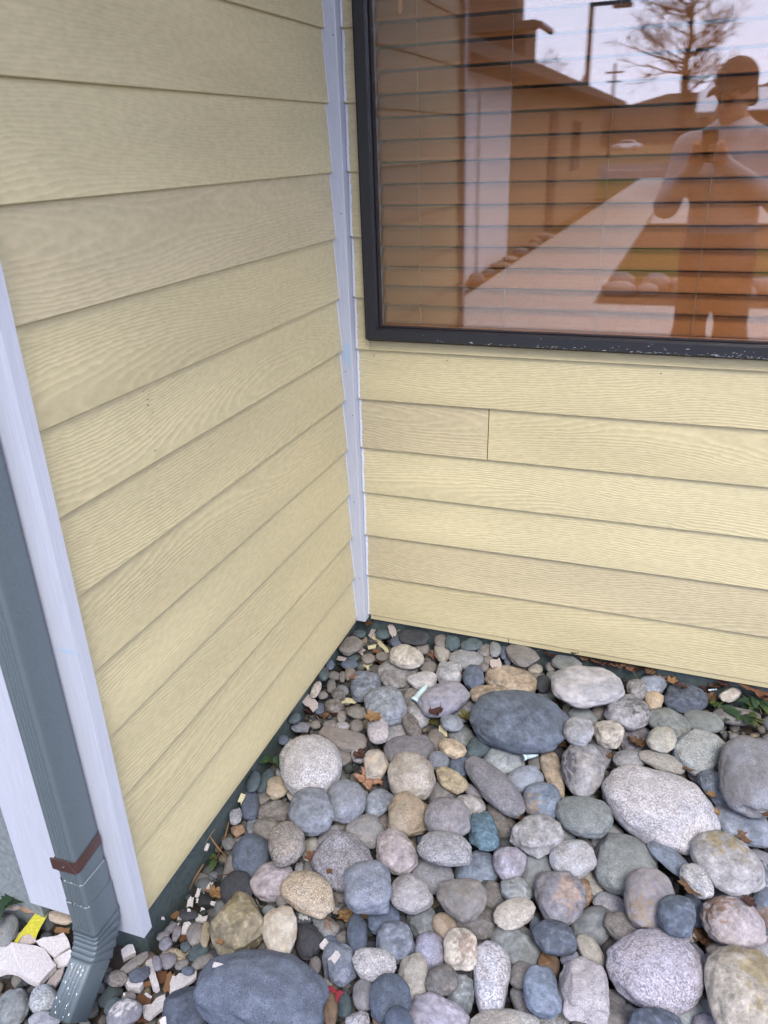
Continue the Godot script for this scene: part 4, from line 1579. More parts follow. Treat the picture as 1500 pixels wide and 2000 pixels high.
func car(at: Vector3):
	var c := thing("parked_car", "white car parked at the far edge of the field", "car", at)
	var st := st_begin()
	var side := [Vector2(-2.1, 0.35), Vector2(-2.1, 0.78), Vector2(-1.25, 0.92), Vector2(-0.7, 1.40), Vector2(0.75, 1.42), Vector2(1.45, 0.95), Vector2(2.1, 0.85), Vector2(2.1, 0.35)]
	st.set_smooth_group(-1)
	for i in side.size():
		var a: Vector2 = side[i]
		var b: Vector2 = side[(i + 1) % side.size()]
		quad(st, Vector3(a.x, a.y, -0.85), Vector3(b.x, b.y, -0.85), Vector3(b.x, b.y, 0.85), Vector3(a.x, a.y, 0.85))
	for z in [-0.85, 0.85]:
		var tri := Geometry2D.triangulate_polygon(PackedVector2Array(side))
		for k in tri:
			st.add_vertex(Vector3(side[k].x, side[k].y, z))
	part("body", st_end(st), M.white_paint, c)
	for z in [-0.856, 0.856]:
		part("side_window", box(Vector3(-0.85, 0.97, z - 0.004), Vector3(1.0, 1.32, z + 0.004)), M.window_dark, c)
		for x in [-1.3, 1.3]:
			var w := branch("wheel", c)
			part("tyre", tube([Vector3(x, 0.32, z - 0.1), Vector3(x, 0.32, z + 0.1)], [0.32, 0.32], 18), M.dark_metal, w)
			part("rim", tube([Vector3(x, 0.32, z - 0.105), Vector3(x, 0.32, z + 0.105)], [0.19, 0.19], 14), M.cut_edge, w)


# ------------------------------------------------------------------ the person taking the picture
func nets(st: SurfaceTool, bones: Array, cell: float, k: float, colors: Array):
	# bones: [a, b, ra, rb, colour index]; smooth union of tapered capsules meshed as surface nets
	var lo := Vector3.ONE * 1e9
	var hi := -Vector3.ONE * 1e9
	for b in bones:
		var r := maxf(b[2], b[3]) + cell * 3.0
		lo = lo.min(b[0] - Vector3.ONE * r).min(b[1] - Vector3.ONE * r)
		hi = hi.max(b[0] + Vector3.ONE * r).max(b[1] + Vector3.ONE * r)
	var nx := int((hi.x - lo.x) / cell) + 2
	var ny := int((hi.y - lo.y) / cell) + 2
	var nz := int((hi.z - lo.z) / cell) + 2
	var field := PackedFloat32Array()
	field.resize(nx * ny * nz)
	field.fill(1.0)
	var near := PackedFloat32Array()
	near.resize(nx * ny * nz)
	near.fill(1.0)
	var which := PackedByteArray()
	which.resize(nx * ny * nz)
	for b in bones:
		var a: Vector3 = b[0]
		var ba: Vector3 = b[1] - a
		var ll := maxf(ba.length_squared(), 1e-9)
		var r := maxf(b[2], b[3]) + k + cell * 2.0
		var p0 := ((a.min(b[1]) - Vector3.ONE * r - lo) / cell).floor()
		var p1 := ((a.max(b[1]) + Vector3.ONE * r - lo) / cell).ceil()
		for iz in range(maxi(0, int(p0.z)), mini(nz, int(p1.z) + 1)):
			for iy in range(maxi(0, int(p0.y)), mini(ny, int(p1.y) + 1)):
				var o := (iz * ny + iy) * nx
				for ix in range(maxi(0, int(p0.x)), mini(nx, int(p1.x) + 1)):
					var p := lo + Vector3(ix, iy, iz) * cell
					var pa := p - a
					var t := clampf(pa.dot(ba) / ll, 0.0, 1.0)
					var d: float = (pa - ba * t).length() - lerpf(b[2], b[3], t)
					var i := o + ix
					var f := field[i]
					var h := clampf(0.5 + 0.5 * (f - d) / k, 0.0, 1.0)
					field[i] = lerpf(f, d, h) - k * h * (1.0 - h)
					if d < near[i]:
						near[i] = d
						which[i] = b[4]
	var index := PackedInt32Array()
	index.resize(nx * ny * nz)
	index.fill(-1)
	var verts := PackedVector3Array()
	var cols := PackedColorArray()
	var sx := 1
	var sy := nx
	var sz := nx * ny
	var corner := [0, sx, sy, sx + sy, sz, sx + sz, sy + sz, sx + sy + sz]
	var cpos := [Vector3(0, 0, 0), Vector3(1, 0, 0), Vector3(0, 1, 0), Vector3(1, 1, 0), Vector3(0, 0, 1), Vector3(1, 0, 1), Vector3(0, 1, 1), Vector3(1, 1, 1)]
	var edges := [[0, 1], [2, 3], [4, 5], [6, 7], [0, 2], [1, 3], [4, 6], [5, 7], [0, 4], [1, 5], [2, 6], [3, 7]]
	for iz in nz - 1:
		for iy in ny - 1:
			for ix in nx - 1:
				var i := (iz * ny + iy) * nx + ix
				var f0 := field[i]
				if absf(f0) > cell * 2.0:
					continue
				var inside := 0
				for c in 8:
					if field[i + corner[c]] < 0.0:
						inside += 1
				if inside == 0 or inside == 8:
					continue
				var sum := Vector3.ZERO
				var n := 0
				for e in edges:
					var fa := field[i + corner[e[0]]]
					var fb := field[i + corner[e[1]]]
					if (fa < 0.0) != (fb < 0.0):
						sum += cpos[e[0]].lerp(cpos[e[1]], fa / (fa - fb))
						n += 1
				index[i] = verts.size()
				verts.append(lo + (Vector3(ix, iy, iz) + sum / n) * cell)
				cols.append(colors[which[i]])
	st.set_smooth_group(0)
	var emit := func(a: int, b: int, c: int, d: int, flip: bool):
		if a < 0 or b < 0 or c < 0 or d < 0:
			return
		var q := [a, b, c, a, c, d] if flip else [a, c, b, a, d, c]
		for v in q:
			st.set_color(cols[v])
			st.add_vertex(verts[v])
	for iz in range(1, nz - 1):
		for iy in range(1, ny - 1):
			for ix in range(1, nx - 1):
				var i := (iz * ny + iy) * nx + ix
				var f := field[i]
				if absf(f) > cell * 2.0:
					continue
				var neg := f < 0.0
				if neg != (field[i + sx] < 0.0):
					emit.call(index[i - sy - sz], index[i - sz], index[i], index[i - sy], not neg)
				if neg != (field[i + sy] < 0.0):
					emit.call(index[i - sx - sz], index[i - sx], index[i], index[i - sz], not neg)
				if neg != (field[i + sz] < 0.0):
					emit.call(index[i - sx - sy], index[i - sy], index[i], index[i - sx], not neg)


func _person():
	var skin := Color(0.42, 0.25, 0.18)
	var jacket := Color(0.36, 0.355, 0.37)
	var trousers := Color(0.055, 0.05, 0.05)
	var shoe := Color(0.05, 0.04, 0.035)
	var collar := Color(0.55, 0.54, 0.56)
	var dark := Color(0.03, 0.025, 0.02)
	var lip := Color(0.33, 0.14, 0.11)
	var cols := [skin, jacket, trousers, shoe, collar, dark, lip, Color(0.11, 0.105, 0.11)]  # last tone: lower jacket painted darker to stand for shade on the torso
	var root := Vector3(1.03, bed_level(2.46) - 0.002, 2.46)
	var p := thing("person", "person in a pale jacket, dark trousers and a cap holding up a phone", "person", root)
	var v := func(x, y, z): return Vector3(x, y, z) - root
	var st := st_begin()
	var cam_b := Basis(Vector3(0.93778509, -0.03209994, -0.34572927), Vector3(-0.11805189, 0.90692285, -0.40441897), Vector3(0.3265316, 0.42007207, 0.84670926))
	var grip_l: Vector3 = CAM + cam_b * Vector3(-0.052, -0.075, 0.040)
	var grip_r: Vector3 = CAM + cam_b * Vector3(0.052, -0.075, 0.040)
	var fy := bed_level(2.46)
	var body := [
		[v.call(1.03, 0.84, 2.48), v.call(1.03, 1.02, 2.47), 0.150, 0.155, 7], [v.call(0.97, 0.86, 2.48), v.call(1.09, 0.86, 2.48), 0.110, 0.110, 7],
		[v.call(1.03, 1.02, 2.47), v.call(1.02, 1.26, 2.45), 0.160, 0.165, 1], [v.call(0.92, 1.24, 2.45), v.call(1.13, 1.24, 2.45), 0.125, 0.125, 1],
		[v.call(0.84, 1.35, 2.45), v.call(1.21, 1.35, 2.45), 0.075, 0.075, 1], [v.call(0.94, 1.39, 2.45), v.call(1.11, 1.39, 2.45), 0.07, 0.07, 1],
		[v.call(1.02, 1.36, 2.45), v.call(1.015, 1.52, 2.41), 0.062, 0.056, 0], [v.call(0.975, 1.435, 2.42), v.call(1.065, 1.435, 2.42), 0.045, 0.045, 4],
		[v.call(1.02, 1.425, 2.375), v.call(1.02, 1.435, 2.46), 0.05, 0.05, 4],
		[v.call(0.83, 1.35, 2.45), v.call(0.755, 1.10, 2.36), 0.068, 0.054, 1], [v.call(0.755, 1.10, 2.36), grip_l - root + Vector3(0.0, -0.06, 0.06), 0.055, 0.036, 1],
		[v.call(1.22, 1.35, 2.45), v.call(1.275, 1.10, 2.36), 0.068, 0.054, 1], [v.call(1.275, 1.10, 2.36), grip_r - root + Vector3(0.02, -0.06, 0.06), 0.055, 0.036, 1],
		[grip_l - root + Vector3(0, -0.06, 0.06), grip_l - root + Vector3(0, -0.03, 0.02), 0.027, 0.030, 0], [grip_r - root + Vector3(0.02, -0.06, 0.06), grip_r - root + Vector3(0, -0.03, 0.02), 0.027, 0.030, 0],
		[v.call(0.945, 0.82, 2.48), v.call(0.935, 0.42, 2.46), 0.100, 0.078, 2], [v.call(0.935, 0.42, 2.46), v.call(0.925, fy + 0.10, 2.49), 0.078, 0.062, 2],
		[v.call(1.115, 0.82, 2.48), v.call(1.145, 0.42, 2.46), 0.100, 0.078, 2], [v.call(1.145, 0.42, 2.46), v.call(1.165, fy + 0.10, 2.49), 0.078, 0.062, 2],
		[v.call(0.925, fy + 0.045, 2.51), v.call(0.915, fy + 0.038, 2.36), 0.046, 0.038, 3], [v.call(1.165, fy + 0.045, 2.51), v.call(1.185, fy + 0.038, 2.36), 0.046, 0.038, 3]]
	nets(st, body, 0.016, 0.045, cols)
	# head: turned a little towards the phone and bent down to it
	var hb := Basis(Vector3.UP, 0.60) * Basis(Vector3.RIGHT, -0.22)
	var hc: Vector3 = v.call(1.005, 1.575, 2.385)
	var h := func(x, y, z): return hc + hb * Vector3(x, y, z)
	var head := [
		[h.call(0, 0.035, 0.015), h.call(0, 0.03, 0.025), 0.086, 0.088, 0], [h.call(0, -0.02, -0.015), h.call(0, -0.075, -0.045), 0.066, 0.045, 0], [h.call(-0.028, -0.055, -0.03), h.call(0.028, -0.055, -0.03), 0.045, 0.045, 0],
		[h.call(0, 0.01, -0.082), h.call(0, -0.028, -0.101), 0.009, 0.013, 0], [h.call(-0.075, 0.0, 0.012), h.call(-0.084, -0.03, 0.016), 0.014, 0.010, 0], [h.call(0.075, 0.0, 0.012), h.call(0.084, -0.03, 0.016), 0.014, 0.010, 0],
		[h.call(-0.045, 0.028, -0.066), h.call(0.045, 0.028, -0.066), 0.016, 0.016, 0], [h.call(-0.033, 0.006, -0.072), h.call(-0.031, 0.006, -0.073), 0.010, 0.010, 5], [h.call(0.033, 0.006, -0.072), h.call(0.031, 0.006, -0.073), 0.010, 0.010, 5],
		[h.call(-0.018, -0.058, -0.082), h.call(0.018, -0.058, -0.082), 0.0075, 0.0075, 6], [h.call(0, -0.07, 0.0), h.call(0, -0.14, 0.03), 0.05, 0.052, 0],
		[h.call(-0.070, 0.02, 0.03), h.call(-0.05, -0.03, 0.06), 0.024, 0.03, 5], [h.call(0.070, 0.02, 0.03), h.call(0.05, -0.03, 0.06), 0.024, 0.03, 5]]
	nets(st, head, 0.006, 0.014, cols)
	# hands: palm, four fingers behind the phone, thumb on the near side
	for s in [-1.0, 1.0]:
		var g: Vector3 = (grip_l if s < 0 else grip_r) - root
		var c := func(x, y, z): return g + cam_b * Vector3(x * s, y, z)
		var hand := [[c.call(0.004, -0.03, 0.018), c.call(0.002, 0.015, 0.004), 0.026, 0.020, 0], [c.call(0.0, -0.045, 0.01), c.call(0.0, 0.0, 0.0), 0.022, 0.018, 0]]
		for f in 4:
			var y := 0.026 - 0.0205 * f
			var ln: float = [0.024, 0.028, 0.026, 0.020][f]
			hand.append([c.call(0.002, y, -0.006), c.call(-0.004, y + 0.002, -0.030), 0.0092, 0.0088, 0])
			hand.append([c.call(-0.004, y + 0.002, -0.030), c.call(-0.004 - ln, y + 0.003, -0.036), 0.0088, 0.0076, 0])
		hand.append([c.call(0.0, -0.02, 0.012), c.call(-0.016, 0.012, 0.012), 0.0115, 0.0098, 0])
		hand.append([c.call(-0.016, 0.012, 0.012), c.call(-0.030, 0.034, 0.008), 0.0098, 0.0080, 0])
		nets(st, hand, 0.004, 0.007, cols)
	part("body", st_end(st, true), M.person, p)
	# cap
	var cap := branch("cap", p, "dark baseball cap with a curved peak")
	var cs := st_begin()
	nets(cs, [[h.call(0, 0.058, 0.012), h.call(0, 0.070, 0.022), 0.094, 0.092, 0], [h.call(0, 0.155, 0.018), h.call(0, 0.157, 0.018), 0.010, 0.010, 0]], 0.007, 0.006, [Color(0.06, 0.045, 0.04)])
	part("crown", st_end(cs, true), M.person, cap)
	var ps := st_begin()
	nets(ps, [[h.call(-0.055, 0.045, -0.06), h.call(-0.045, 0.030, -0.145), 0.007, 0.006, 0], [h.call(-0.02, 0.055, -0.07), h.call(-0.018, 0.042, -0.165), 0.008, 0.006, 0], [h.call(0.02, 0.055, -0.07), h.call(0.018, 0.042, -0.165), 0.008, 0.006, 0], [h.call(0.055, 0.045, -0.06), h.call(0.045, 0.030, -0.145), 0.007, 0.006, 0], [h.call(-0.045, 0.045, -0.12), h.call(0.045, 0.045, -0.12), 0.006, 0.006, 0], [h.call(-0.06, 0.048, -0.08), h.call(0.06, 0.048, -0.08), 0.008, 0.008, 0]], 0.006, 0.025, [Color(0.05, 0.04, 0.035)])
	part("peak", st_end(ps, true), M.person, cap)
	# phone just behind the lens
	var ph := thing("phone", "dark phone held up in both hands", "phone", CAM + cam_b * Vector3(0.018, -0.058, 0.022))
	ph.basis = cam_b
	part("case", box(Vector3(-0.036, -0.075, -0.004), Vector3(0.036, 0.075, 0.004), 0.002), M.dark_metal, ph)
	part("screen", box(Vector3(-0.033, -0.071, 0.0042), Vector3(0.033, 0.071, 0.0048)), M.window_dark, ph)
	part("lens", tube([Vector3(-0.018, 0.058, -0.0042), Vector3(-0.018, 0.058, -0.0065)], [0.007, 0.007], 16), M.window_dark, ph)


# stones: x, y, z, half sizes, yaw, tint + grain + shape, label
const STONES := [
	[0.765,-0.008,0.160,0.102,0.036,0.083,-2.87,"whitish","smooth","round","pale oblong boulder with a crease near the window wall"],
	[0.899,-0.062,0.056,0.043,0.018,0.030,-1.43,"light_grey","veined","round","small white speckled angular stone beside the creased pale boulder"],
	[0.938,-0.057,0.024,0.044,0.018,0.036,-1.95,"blue_grey","mottled","round","smooth blue grey stone against the brown leaves by the wall"],
	[0.947,-0.061,0.098,0.038,0.016,0.026,-1.60,"tan","smooth","tapered","small tan triangular stone in front of the blue grey stone"],
	[1.031,-0.065,0.052,0.073,0.031,0.060,-1.70,"dark_blue","veined","angular","dark blue stone with swirling pale veins by the wall"],
	[0.997,-0.101,0.070,0.030,0.013,0.022,-1.68,"cream","smooth","round",""],
	[0.883,-0.047,0.185,0.068,0.029,0.057,-1.84,"light_grey","mottled","round","mottled pale grey stone with a dark top right of the creased boulder"],
	[0.902,-0.100,0.225,0.070,0.028,0.046,-1.43,"purple_grey","mottled","round",""],
	[0.992,-0.066,0.179,0.062,0.024,0.050,2.42,"green_grey","mottled","round","greenish grey wedge stone below the tan triangular stone"],
	[0.976,-0.043,0.279,0.045,0.019,0.035,-1.88,"cream","smooth","round","round cream stone lying on the greenish wedge stone"],
	[1.081,-0.065,0.144,0.050,0.018,0.042,3.04,"green_grey","smooth","round","smooth pale green grey stone touching the green plant"],
	[1.066,-0.063,0.276,0.078,0.035,0.062,-1.81,"pale_green","granite","round","pale green granite stone with black specks"],
	[1.110,-0.064,0.399,0.066,0.019,0.033,-1.18,"blue","veined","angular","light blue veined slab between two big boulders"],
	[1.186,-0.017,0.379,0.125,0.047,0.075,-1.63,"purple_grey","fine","blocky","large purple grey boulder next to the green plant"],
	[1.169,-0.064,0.089,0.062,0.015,0.034,-2.86,"brown_grey","smooth","round","smooth brown grey stone under the green plant leaves"],
	[1.151,-0.051,0.015,0.038,0.011,0.020,-2.21,"cream","smooth","round","small cream stone beside the large brown leaf"],
	[0.980,-0.071,0.333,0.057,0.014,0.030,2.91,"cream","fine","round","flat cream pink stone leaning on the white granite boulder"],
	[0.899,-0.084,0.335,0.042,0.014,0.030,-2.68,"light_grey","fine","round",""],
	[1.066,-0.100,0.329,0.021,0.008,0.017,2.37,"light_grey","granite","round",""],
	[0.984,-0.060,0.506,0.138,0.059,0.118,2.49,"whitish","granite","round","huge white granite boulder speckled with black"],
	[1.001,-0.089,0.258,0.026,0.010,0.018,-1.99,"blue_grey","smooth","round",""],
	[1.171,-0.073,0.494,0.072,0.025,0.051,2.83,"blue_grey","mottled","round","long lavender grey stone right of the white granite boulder"],
	[1.125,-0.033,0.655,0.080,0.035,0.066,-0.92,"whitish","mottled","round","large whitish boulder with yellow and grey stains"],
	[1.009,-0.055,0.664,0.051,0.009,0.026,2.43,"blue","fine","flat","flat blue slab wedged against the white granite boulder"],
	[1.064,-0.037,0.726,0.039,0.016,0.028,-1.06,"whitish","granite","blocky","small pale granite pebble standing by the stained whitish boulder"],
	[1.059,-0.102,0.611,0.021,0.010,0.017,-1.82,"brown_grey","fine","round",""],
	[0.920,-0.088,0.685,0.076,0.039,0.071,-1.40,"green_grey","fine","round","large dull green round stone"],
	[0.976,-0.047,0.795,0.073,0.033,0.052,-1.51,"purple_grey","smooth","round","dark purple disc stone with a tan corner"],
	[1.025,-0.010,0.847,0.047,0.021,0.034,-1.61,"dark_blue","veined","round","dark blue stone marbled with white, leaning on the purple disc"],
	[1.071,-0.104,0.743,0.039,0.014,0.023,-1.24,"blue","smooth","round",""],
	[1.138,-0.062,0.782,0.061,0.029,0.057,-3.09,"pinkish","mottled","round","pinkish white boulder with a rust stain"],
	[1.133,-0.102,0.689,0.057,0.013,0.025,-2.89,"purple_grey","veined","round",""],
	[1.212,-0.084,0.714,0.054,0.019,0.031,-1.55,"blue","smooth","round","smooth teal stone at the edge beside the rust stained boulder"],
	[1.209,-0.089,0.619,0.043,0.010,0.016,-1.52,"blue_grey","veined","round",""],
	[1.210,-0.091,0.561,0.030,0.006,0.017,3.01,"purple_grey","smooth","flat",""],
	[0.936,-0.086,0.847,0.045,0.019,0.036,-2.95,"brown_grey","fine","round","olive brown rough stone above the big lavender boulder"],
	[0.898,-0.117,0.775,0.035,0.015,0.028,2.95,"whitish","fine","round","small whitish stone with faint pits between green and brown stones"],
	[1.011,-0.109,0.821,0.027,0.010,0.019,-3.11,"cream","smooth","round",""],
	[1.057,-0.109,0.810,0.017,0.009,0.015,-2.18,"light_grey","granite","round",""],
	[0.995,-0.066,0.943,0.093,0.045,0.082,-2.83,"lavender","granite","round","large lavender boulder densely speckled with white"],
	[1.152,-0.046,0.965,0.107,0.046,0.073,-1.64,"cream","mottled","tapered","large cream grey boulder with yellowish patches"],
	[1.199,-0.098,0.816,0.053,0.021,0.038,-2.90,"light_grey","smooth","round","smooth plain grey stone touching the cream grey boulder"],
	[1.127,-0.112,0.818,0.033,0.012,0.021,-2.71,"cream","smooth","round",""],
	[1.207,-0.108,0.762,0.019,0.009,0.015,-1.69,"cream","smooth","round",""],
	[1.080,-0.099,0.870,0.042,0.009,0.015,-1.23,"purple_grey","mottled","round",""],
	[1.106,-0.111,0.867,0.033,0.008,0.014,-1.30,"purple_grey","smooth","round",""],
	[1.066,-0.123,0.961,0.039,0.020,0.035,-2.20,"pale_green","smooth","round","smooth pale green stone under the lavender boulder"],
	[1.003,-0.061,1.055,0.047,0.017,0.031,-2.85,"dark_blue","veined","round","dark mottled stone below the lavender boulder"],
	[0.959,-0.117,1.016,0.024,0.010,0.017,-1.30,"green_grey","smooth","round",""],
	[1.095,-0.100,0.997,0.024,0.012,0.021,-2.46,"lavender","smooth","round",""],
	[0.906,-0.108,1.053,0.053,0.023,0.041,-2.84,"brown_grey","smooth","angular","flat topped brownish grey stone beneath the pale angular stone"],
	[0.925,-0.116,0.990,0.025,0.009,0.017,2.91,"purple_grey","mottled","round",""],
	[0.604,-0.035,0.335,0.132,0.051,0.110,-3.12,"dark_blue","mottled","round","large dark blue boulder with fine pale scratches"],
	[0.535,-0.066,0.125,0.081,0.029,0.064,2.80,"tan","mottled","round","brown and white mottled stone behind the dark blue boulder"],
	[0.496,-0.052,0.225,0.057,0.019,0.041,-2.57,"tan","veined","round","flat tan stone tucked behind the dark blue boulder"],
	[0.552,-0.031,0.030,0.055,0.013,0.040,-0.81,"brown_grey","smooth","flat","flat grey slab leaning on the foundation"],
	[0.684,-0.043,0.017,0.042,0.010,0.035,2.85,"green_grey","smooth","flat","flat greenish grey slab behind the creased pale boulder"],
	[0.545,-0.068,0.037,0.026,0.011,0.022,-1.55,"brown_grey","mottled","round",""],
	[0.595,-0.074,0.032,0.024,0.010,0.021,-1.89,"cream","mottled","round",""],
	[0.634,-0.061,0.115,0.036,0.013,0.021,-1.41,"charcoal","smooth","round",""],
	[0.604,-0.076,0.077,0.025,0.011,0.018,-1.46,"brown_grey","smooth","round",""],
	[0.640,-0.063,0.021,0.023,0.010,0.016,-1.45,"brown_grey","smooth","round",""],
	[0.509,-0.055,0.038,0.025,0.007,0.011,-1.35,"dark_blue","smooth","round",""],
	[0.492,-0.051,0.004,0.024,0.010,0.016,-1.38,"dark_blue","smooth","angular",""],
	[0.454,-0.049,0.010,0.029,0.012,0.026,-1.51,"brown_grey","smooth","round",""],
	[0.651,-0.066,0.065,0.022,0.010,0.017,-1.49,"green_grey","smooth","round",""],
	[0.646,-0.082,0.139,0.024,0.008,0.019,3.08,"green_grey","smooth","round",""],
	[0.762,-0.070,0.223,0.041,0.017,0.035,2.38,"green_grey","smooth","round",""],
	[0.806,-0.081,0.173,0.027,0.012,0.024,-1.95,"brown_grey","smooth","round",""],
	[0.717,-0.084,0.196,0.033,0.008,0.013,-1.41,"light_grey","smooth","round",""],
	[0.765,-0.015,0.349,0.048,0.022,0.037,-1.55,"light_grey","mottled","round","mottled grey stone sitting behind the pear shaped stone"],
	[0.839,-0.050,0.294,0.047,0.021,0.039,-1.39,"cream","mottled","angular","pale greenish cream stone with a chipped corner"],
	[0.793,-0.050,0.455,0.094,0.035,0.055,-1.47,"light_grey","mottled","tapered","pear shaped grey stone with a dark purple stain"],
	[0.825,-0.082,0.340,0.051,0.018,0.029,-1.38,"purple_grey","smooth","round",""],
	[0.586,-0.099,0.431,0.057,0.027,0.054,-1.39,"pale_green","mottled","blocky","squarish pale blue grey stone below the dark blue boulder"],
	[0.657,-0.077,0.503,0.045,0.020,0.038,-2.23,"blue_grey","smooth","round","small rounded grey blue stone in front of the squarish stone"],
	[0.719,-0.080,0.454,0.091,0.017,0.028,-1.19,"tan","mottled","tapered","long tan stone pointing down beside the pear shaped stone"],
	[0.710,-0.066,0.576,0.059,0.028,0.045,-1.43,"blue","mottled","round","round teal blue stone with a tan spot"],
	[0.668,-0.091,0.422,0.025,0.012,0.019,-1.43,"brown_grey","smooth","round",""],
	[0.719,-0.091,0.369,0.033,0.010,0.016,-1.40,"charcoal","smooth","round",""],
	[0.589,-0.059,0.567,0.111,0.024,0.042,2.40,"purple_grey","fine","round","long purple grey curved stone lying diagonally"],
	[0.618,-0.094,0.640,0.056,0.020,0.034,-0.96,"brown_grey","veined","angular","brown stone with a tan stripe below the purple curved stone"],
	[0.814,-0.050,0.606,0.065,0.029,0.059,-2.88,"green_grey","fine","round","large smooth grey egg shaped stone left of the granite boulder"],
	[0.719,-0.060,0.687,0.058,0.026,0.048,-2.21,"light_grey","mottled","angular","pale grey angular stone with a blunt corner"],
	[0.776,-0.090,0.637,0.027,0.014,0.024,-1.49,"green_grey","veined","angular","little green stone with a yellow patch"],
	[0.873,-0.112,0.595,0.044,0.019,0.033,-2.08,"light_grey","smooth","round","smooth light grey stone with a dented side"],
	[0.806,-0.071,0.719,0.052,0.025,0.045,-2.14,"whitish","fine","round","clean pinkish white oval stone"],
	[0.832,-0.103,0.645,0.037,0.007,0.013,-0.90,"brown_grey","smooth","round",""],
	[0.693,-0.098,0.602,0.020,0.009,0.015,-1.89,"blue_grey","smooth","round",""],
	[0.649,-0.092,0.716,0.031,0.011,0.022,-2.77,"charcoal","mottled","round",""],
	[0.671,-0.079,0.776,0.042,0.022,0.036,-1.43,"lavender","mottled","tapered","two toned purple and tan stone"],
	[0.731,-0.107,0.761,0.061,0.026,0.041,-1.42,"green_grey","smooth","tapered","grey green stone behind the pinkish speckled stone"],
	[0.701,-0.074,0.844,0.034,0.017,0.030,-1.05,"pale_green","veined","angular","small white and blue wedge stone"],
	[0.796,-0.069,0.839,0.066,0.034,0.055,-1.38,"purple_grey","mottled","tapered","big pinkish brown stone with a white ridge"],
	[0.830,-0.099,0.777,0.039,0.015,0.024,-1.40,"rusty_brown","mottled","angular","rusty orange stone beside the pinkish brown stone"],
	[0.852,-0.126,0.726,0.044,0.018,0.029,-1.33,"cream","smooth","round",""],
	[0.711,-0.063,0.906,0.046,0.017,0.030,-2.33,"cream","fine","round","pale tan freckled oval stone"],
	[0.651,-0.103,0.851,0.036,0.019,0.034,-1.73,"brown_grey","veined","angular",""],
	[0.799,-0.062,0.938,0.043,0.019,0.035,-3.02,"dark_blue","veined","round","dark blue stone with a white rim and swirls"],
	[0.722,-0.110,0.944,0.054,0.028,0.049,2.40,"green_grey","mottled","round","large mossy green egg shaped stone"],
	[0.870,-0.110,0.846,0.052,0.022,0.037,-2.14,"green_grey","smooth","round","light olive grey oval stone right of the swirled blue stone"],
	[0.752,-0.112,0.881,0.020,0.007,0.012,-1.35,"blue","smooth","round",""],
	[0.872,-0.092,0.925,0.040,0.012,0.021,-0.98,"cream","smooth","round","narrow cream stone standing above the pale angular stone"],
	[0.795,-0.101,0.972,0.029,0.013,0.021,-1.39,"rusty_brown","veined","round","small dark stone with a copper patch"],
	[0.833,-0.102,0.943,0.020,0.009,0.016,-2.42,"lavender","fine","round",""],
	[0.869,-0.063,1.027,0.061,0.030,0.047,-1.51,"whitish","fine","angular","pale angular stone narrowing to a point"],
	[0.793,-0.070,1.053,0.048,0.020,0.032,-1.23,"blue","mottled","blocky","bright blue block shaped stone"],
	[0.751,-0.097,1.014,0.027,0.015,0.024,-1.44,"brown_grey","fine","round",""],
	[0.761,-0.121,1.058,0.039,0.011,0.017,-0.99,"light_grey","fine","round",""],
	[0.698,-0.098,1.050,0.089,0.024,0.038,-1.29,"whitish","granite","tapered","tall cone shaped pale stone"],
	[0.739,-0.078,1.135,0.064,0.017,0.029,-2.80,"cream","fine","round","cream stone in front of the cone shaped stone"],
	[0.811,-0.106,1.078,0.039,0.019,0.034,2.93,"brown_grey","granite","round","rough brown stone with a green spot"],
	[0.914,-0.138,0.871,0.042,0.019,0.030,-1.34,"brown_grey","mottled","round",""],
	[0.211,-0.034,0.147,0.057,0.022,0.047,2.62,"cream","mottled","round","pale beige stone with a dark hollow"],
	[0.193,-0.083,0.180,0.071,0.031,0.063,-1.14,"light_grey","mottled","angular","chunky grey stone with a broken corner"],
	[0.124,-0.073,0.275,0.063,0.028,0.046,-1.16,"blue_grey","veined","blocky","pale blue stone with dark scribbled veins"],
	[0.219,-0.061,0.356,0.072,0.032,0.058,-1.07,"blue_grey","mottled","blocky","square shouldered blue and beige stone"],
	[0.287,-0.051,0.222,0.043,0.017,0.039,-2.85,"whitish","smooth","tapered","clean whitish teardrop stone behind the plastic nozzle"],
	[0.277,-0.078,0.276,0.042,0.019,0.030,-1.24,"brown_grey","mottled","round","grey stone holding the plastic nozzle"],
	[0.305,-0.060,0.059,0.044,0.017,0.027,-1.28,"cream","fine","tapered",""],
	[0.387,-0.055,0.074,0.054,0.020,0.046,3.09,"light_grey","fine","round","grey beige oval stone near the middle of the window wall"],
	[0.354,-0.052,0.159,0.049,0.021,0.037,-1.30,"light_grey","mottled","blocky","small whitish block shaped stone"],
	[0.431,-0.049,0.162,0.055,0.019,0.030,-1.32,"dark_blue","mottled","round","dark blue egg stone between beige stones"],
	[0.379,-0.042,0.297,0.077,0.028,0.058,-2.09,"lavender","smooth","round","smooth pale lavender oval stone beside the plastic nozzle"],
	[0.425,-0.086,0.284,0.061,0.019,0.041,-2.43,"light_grey","fine","round",""],
	[0.422,-0.056,0.374,0.034,0.013,0.026,2.58,"blue_grey","smooth","round",""],
	[0.458,-0.085,0.392,0.042,0.018,0.034,2.45,"green_grey","mottled","round","half teal half tan stone by the cream paint chip"],
	[0.314,-0.084,0.351,0.044,0.020,0.035,-1.24,"light_grey","smooth","round",""],
	[0.315,-0.064,0.408,0.050,0.012,0.021,-0.94,"brown_grey","veined","round",""],
	[0.238,-0.048,0.469,0.052,0.018,0.028,-1.16,"whitish","fine","round","small whitish egg stone in front of the square shouldered stone"],
	[0.271,-0.101,0.421,0.042,0.020,0.040,-1.07,"light_grey","fine","angular",""],
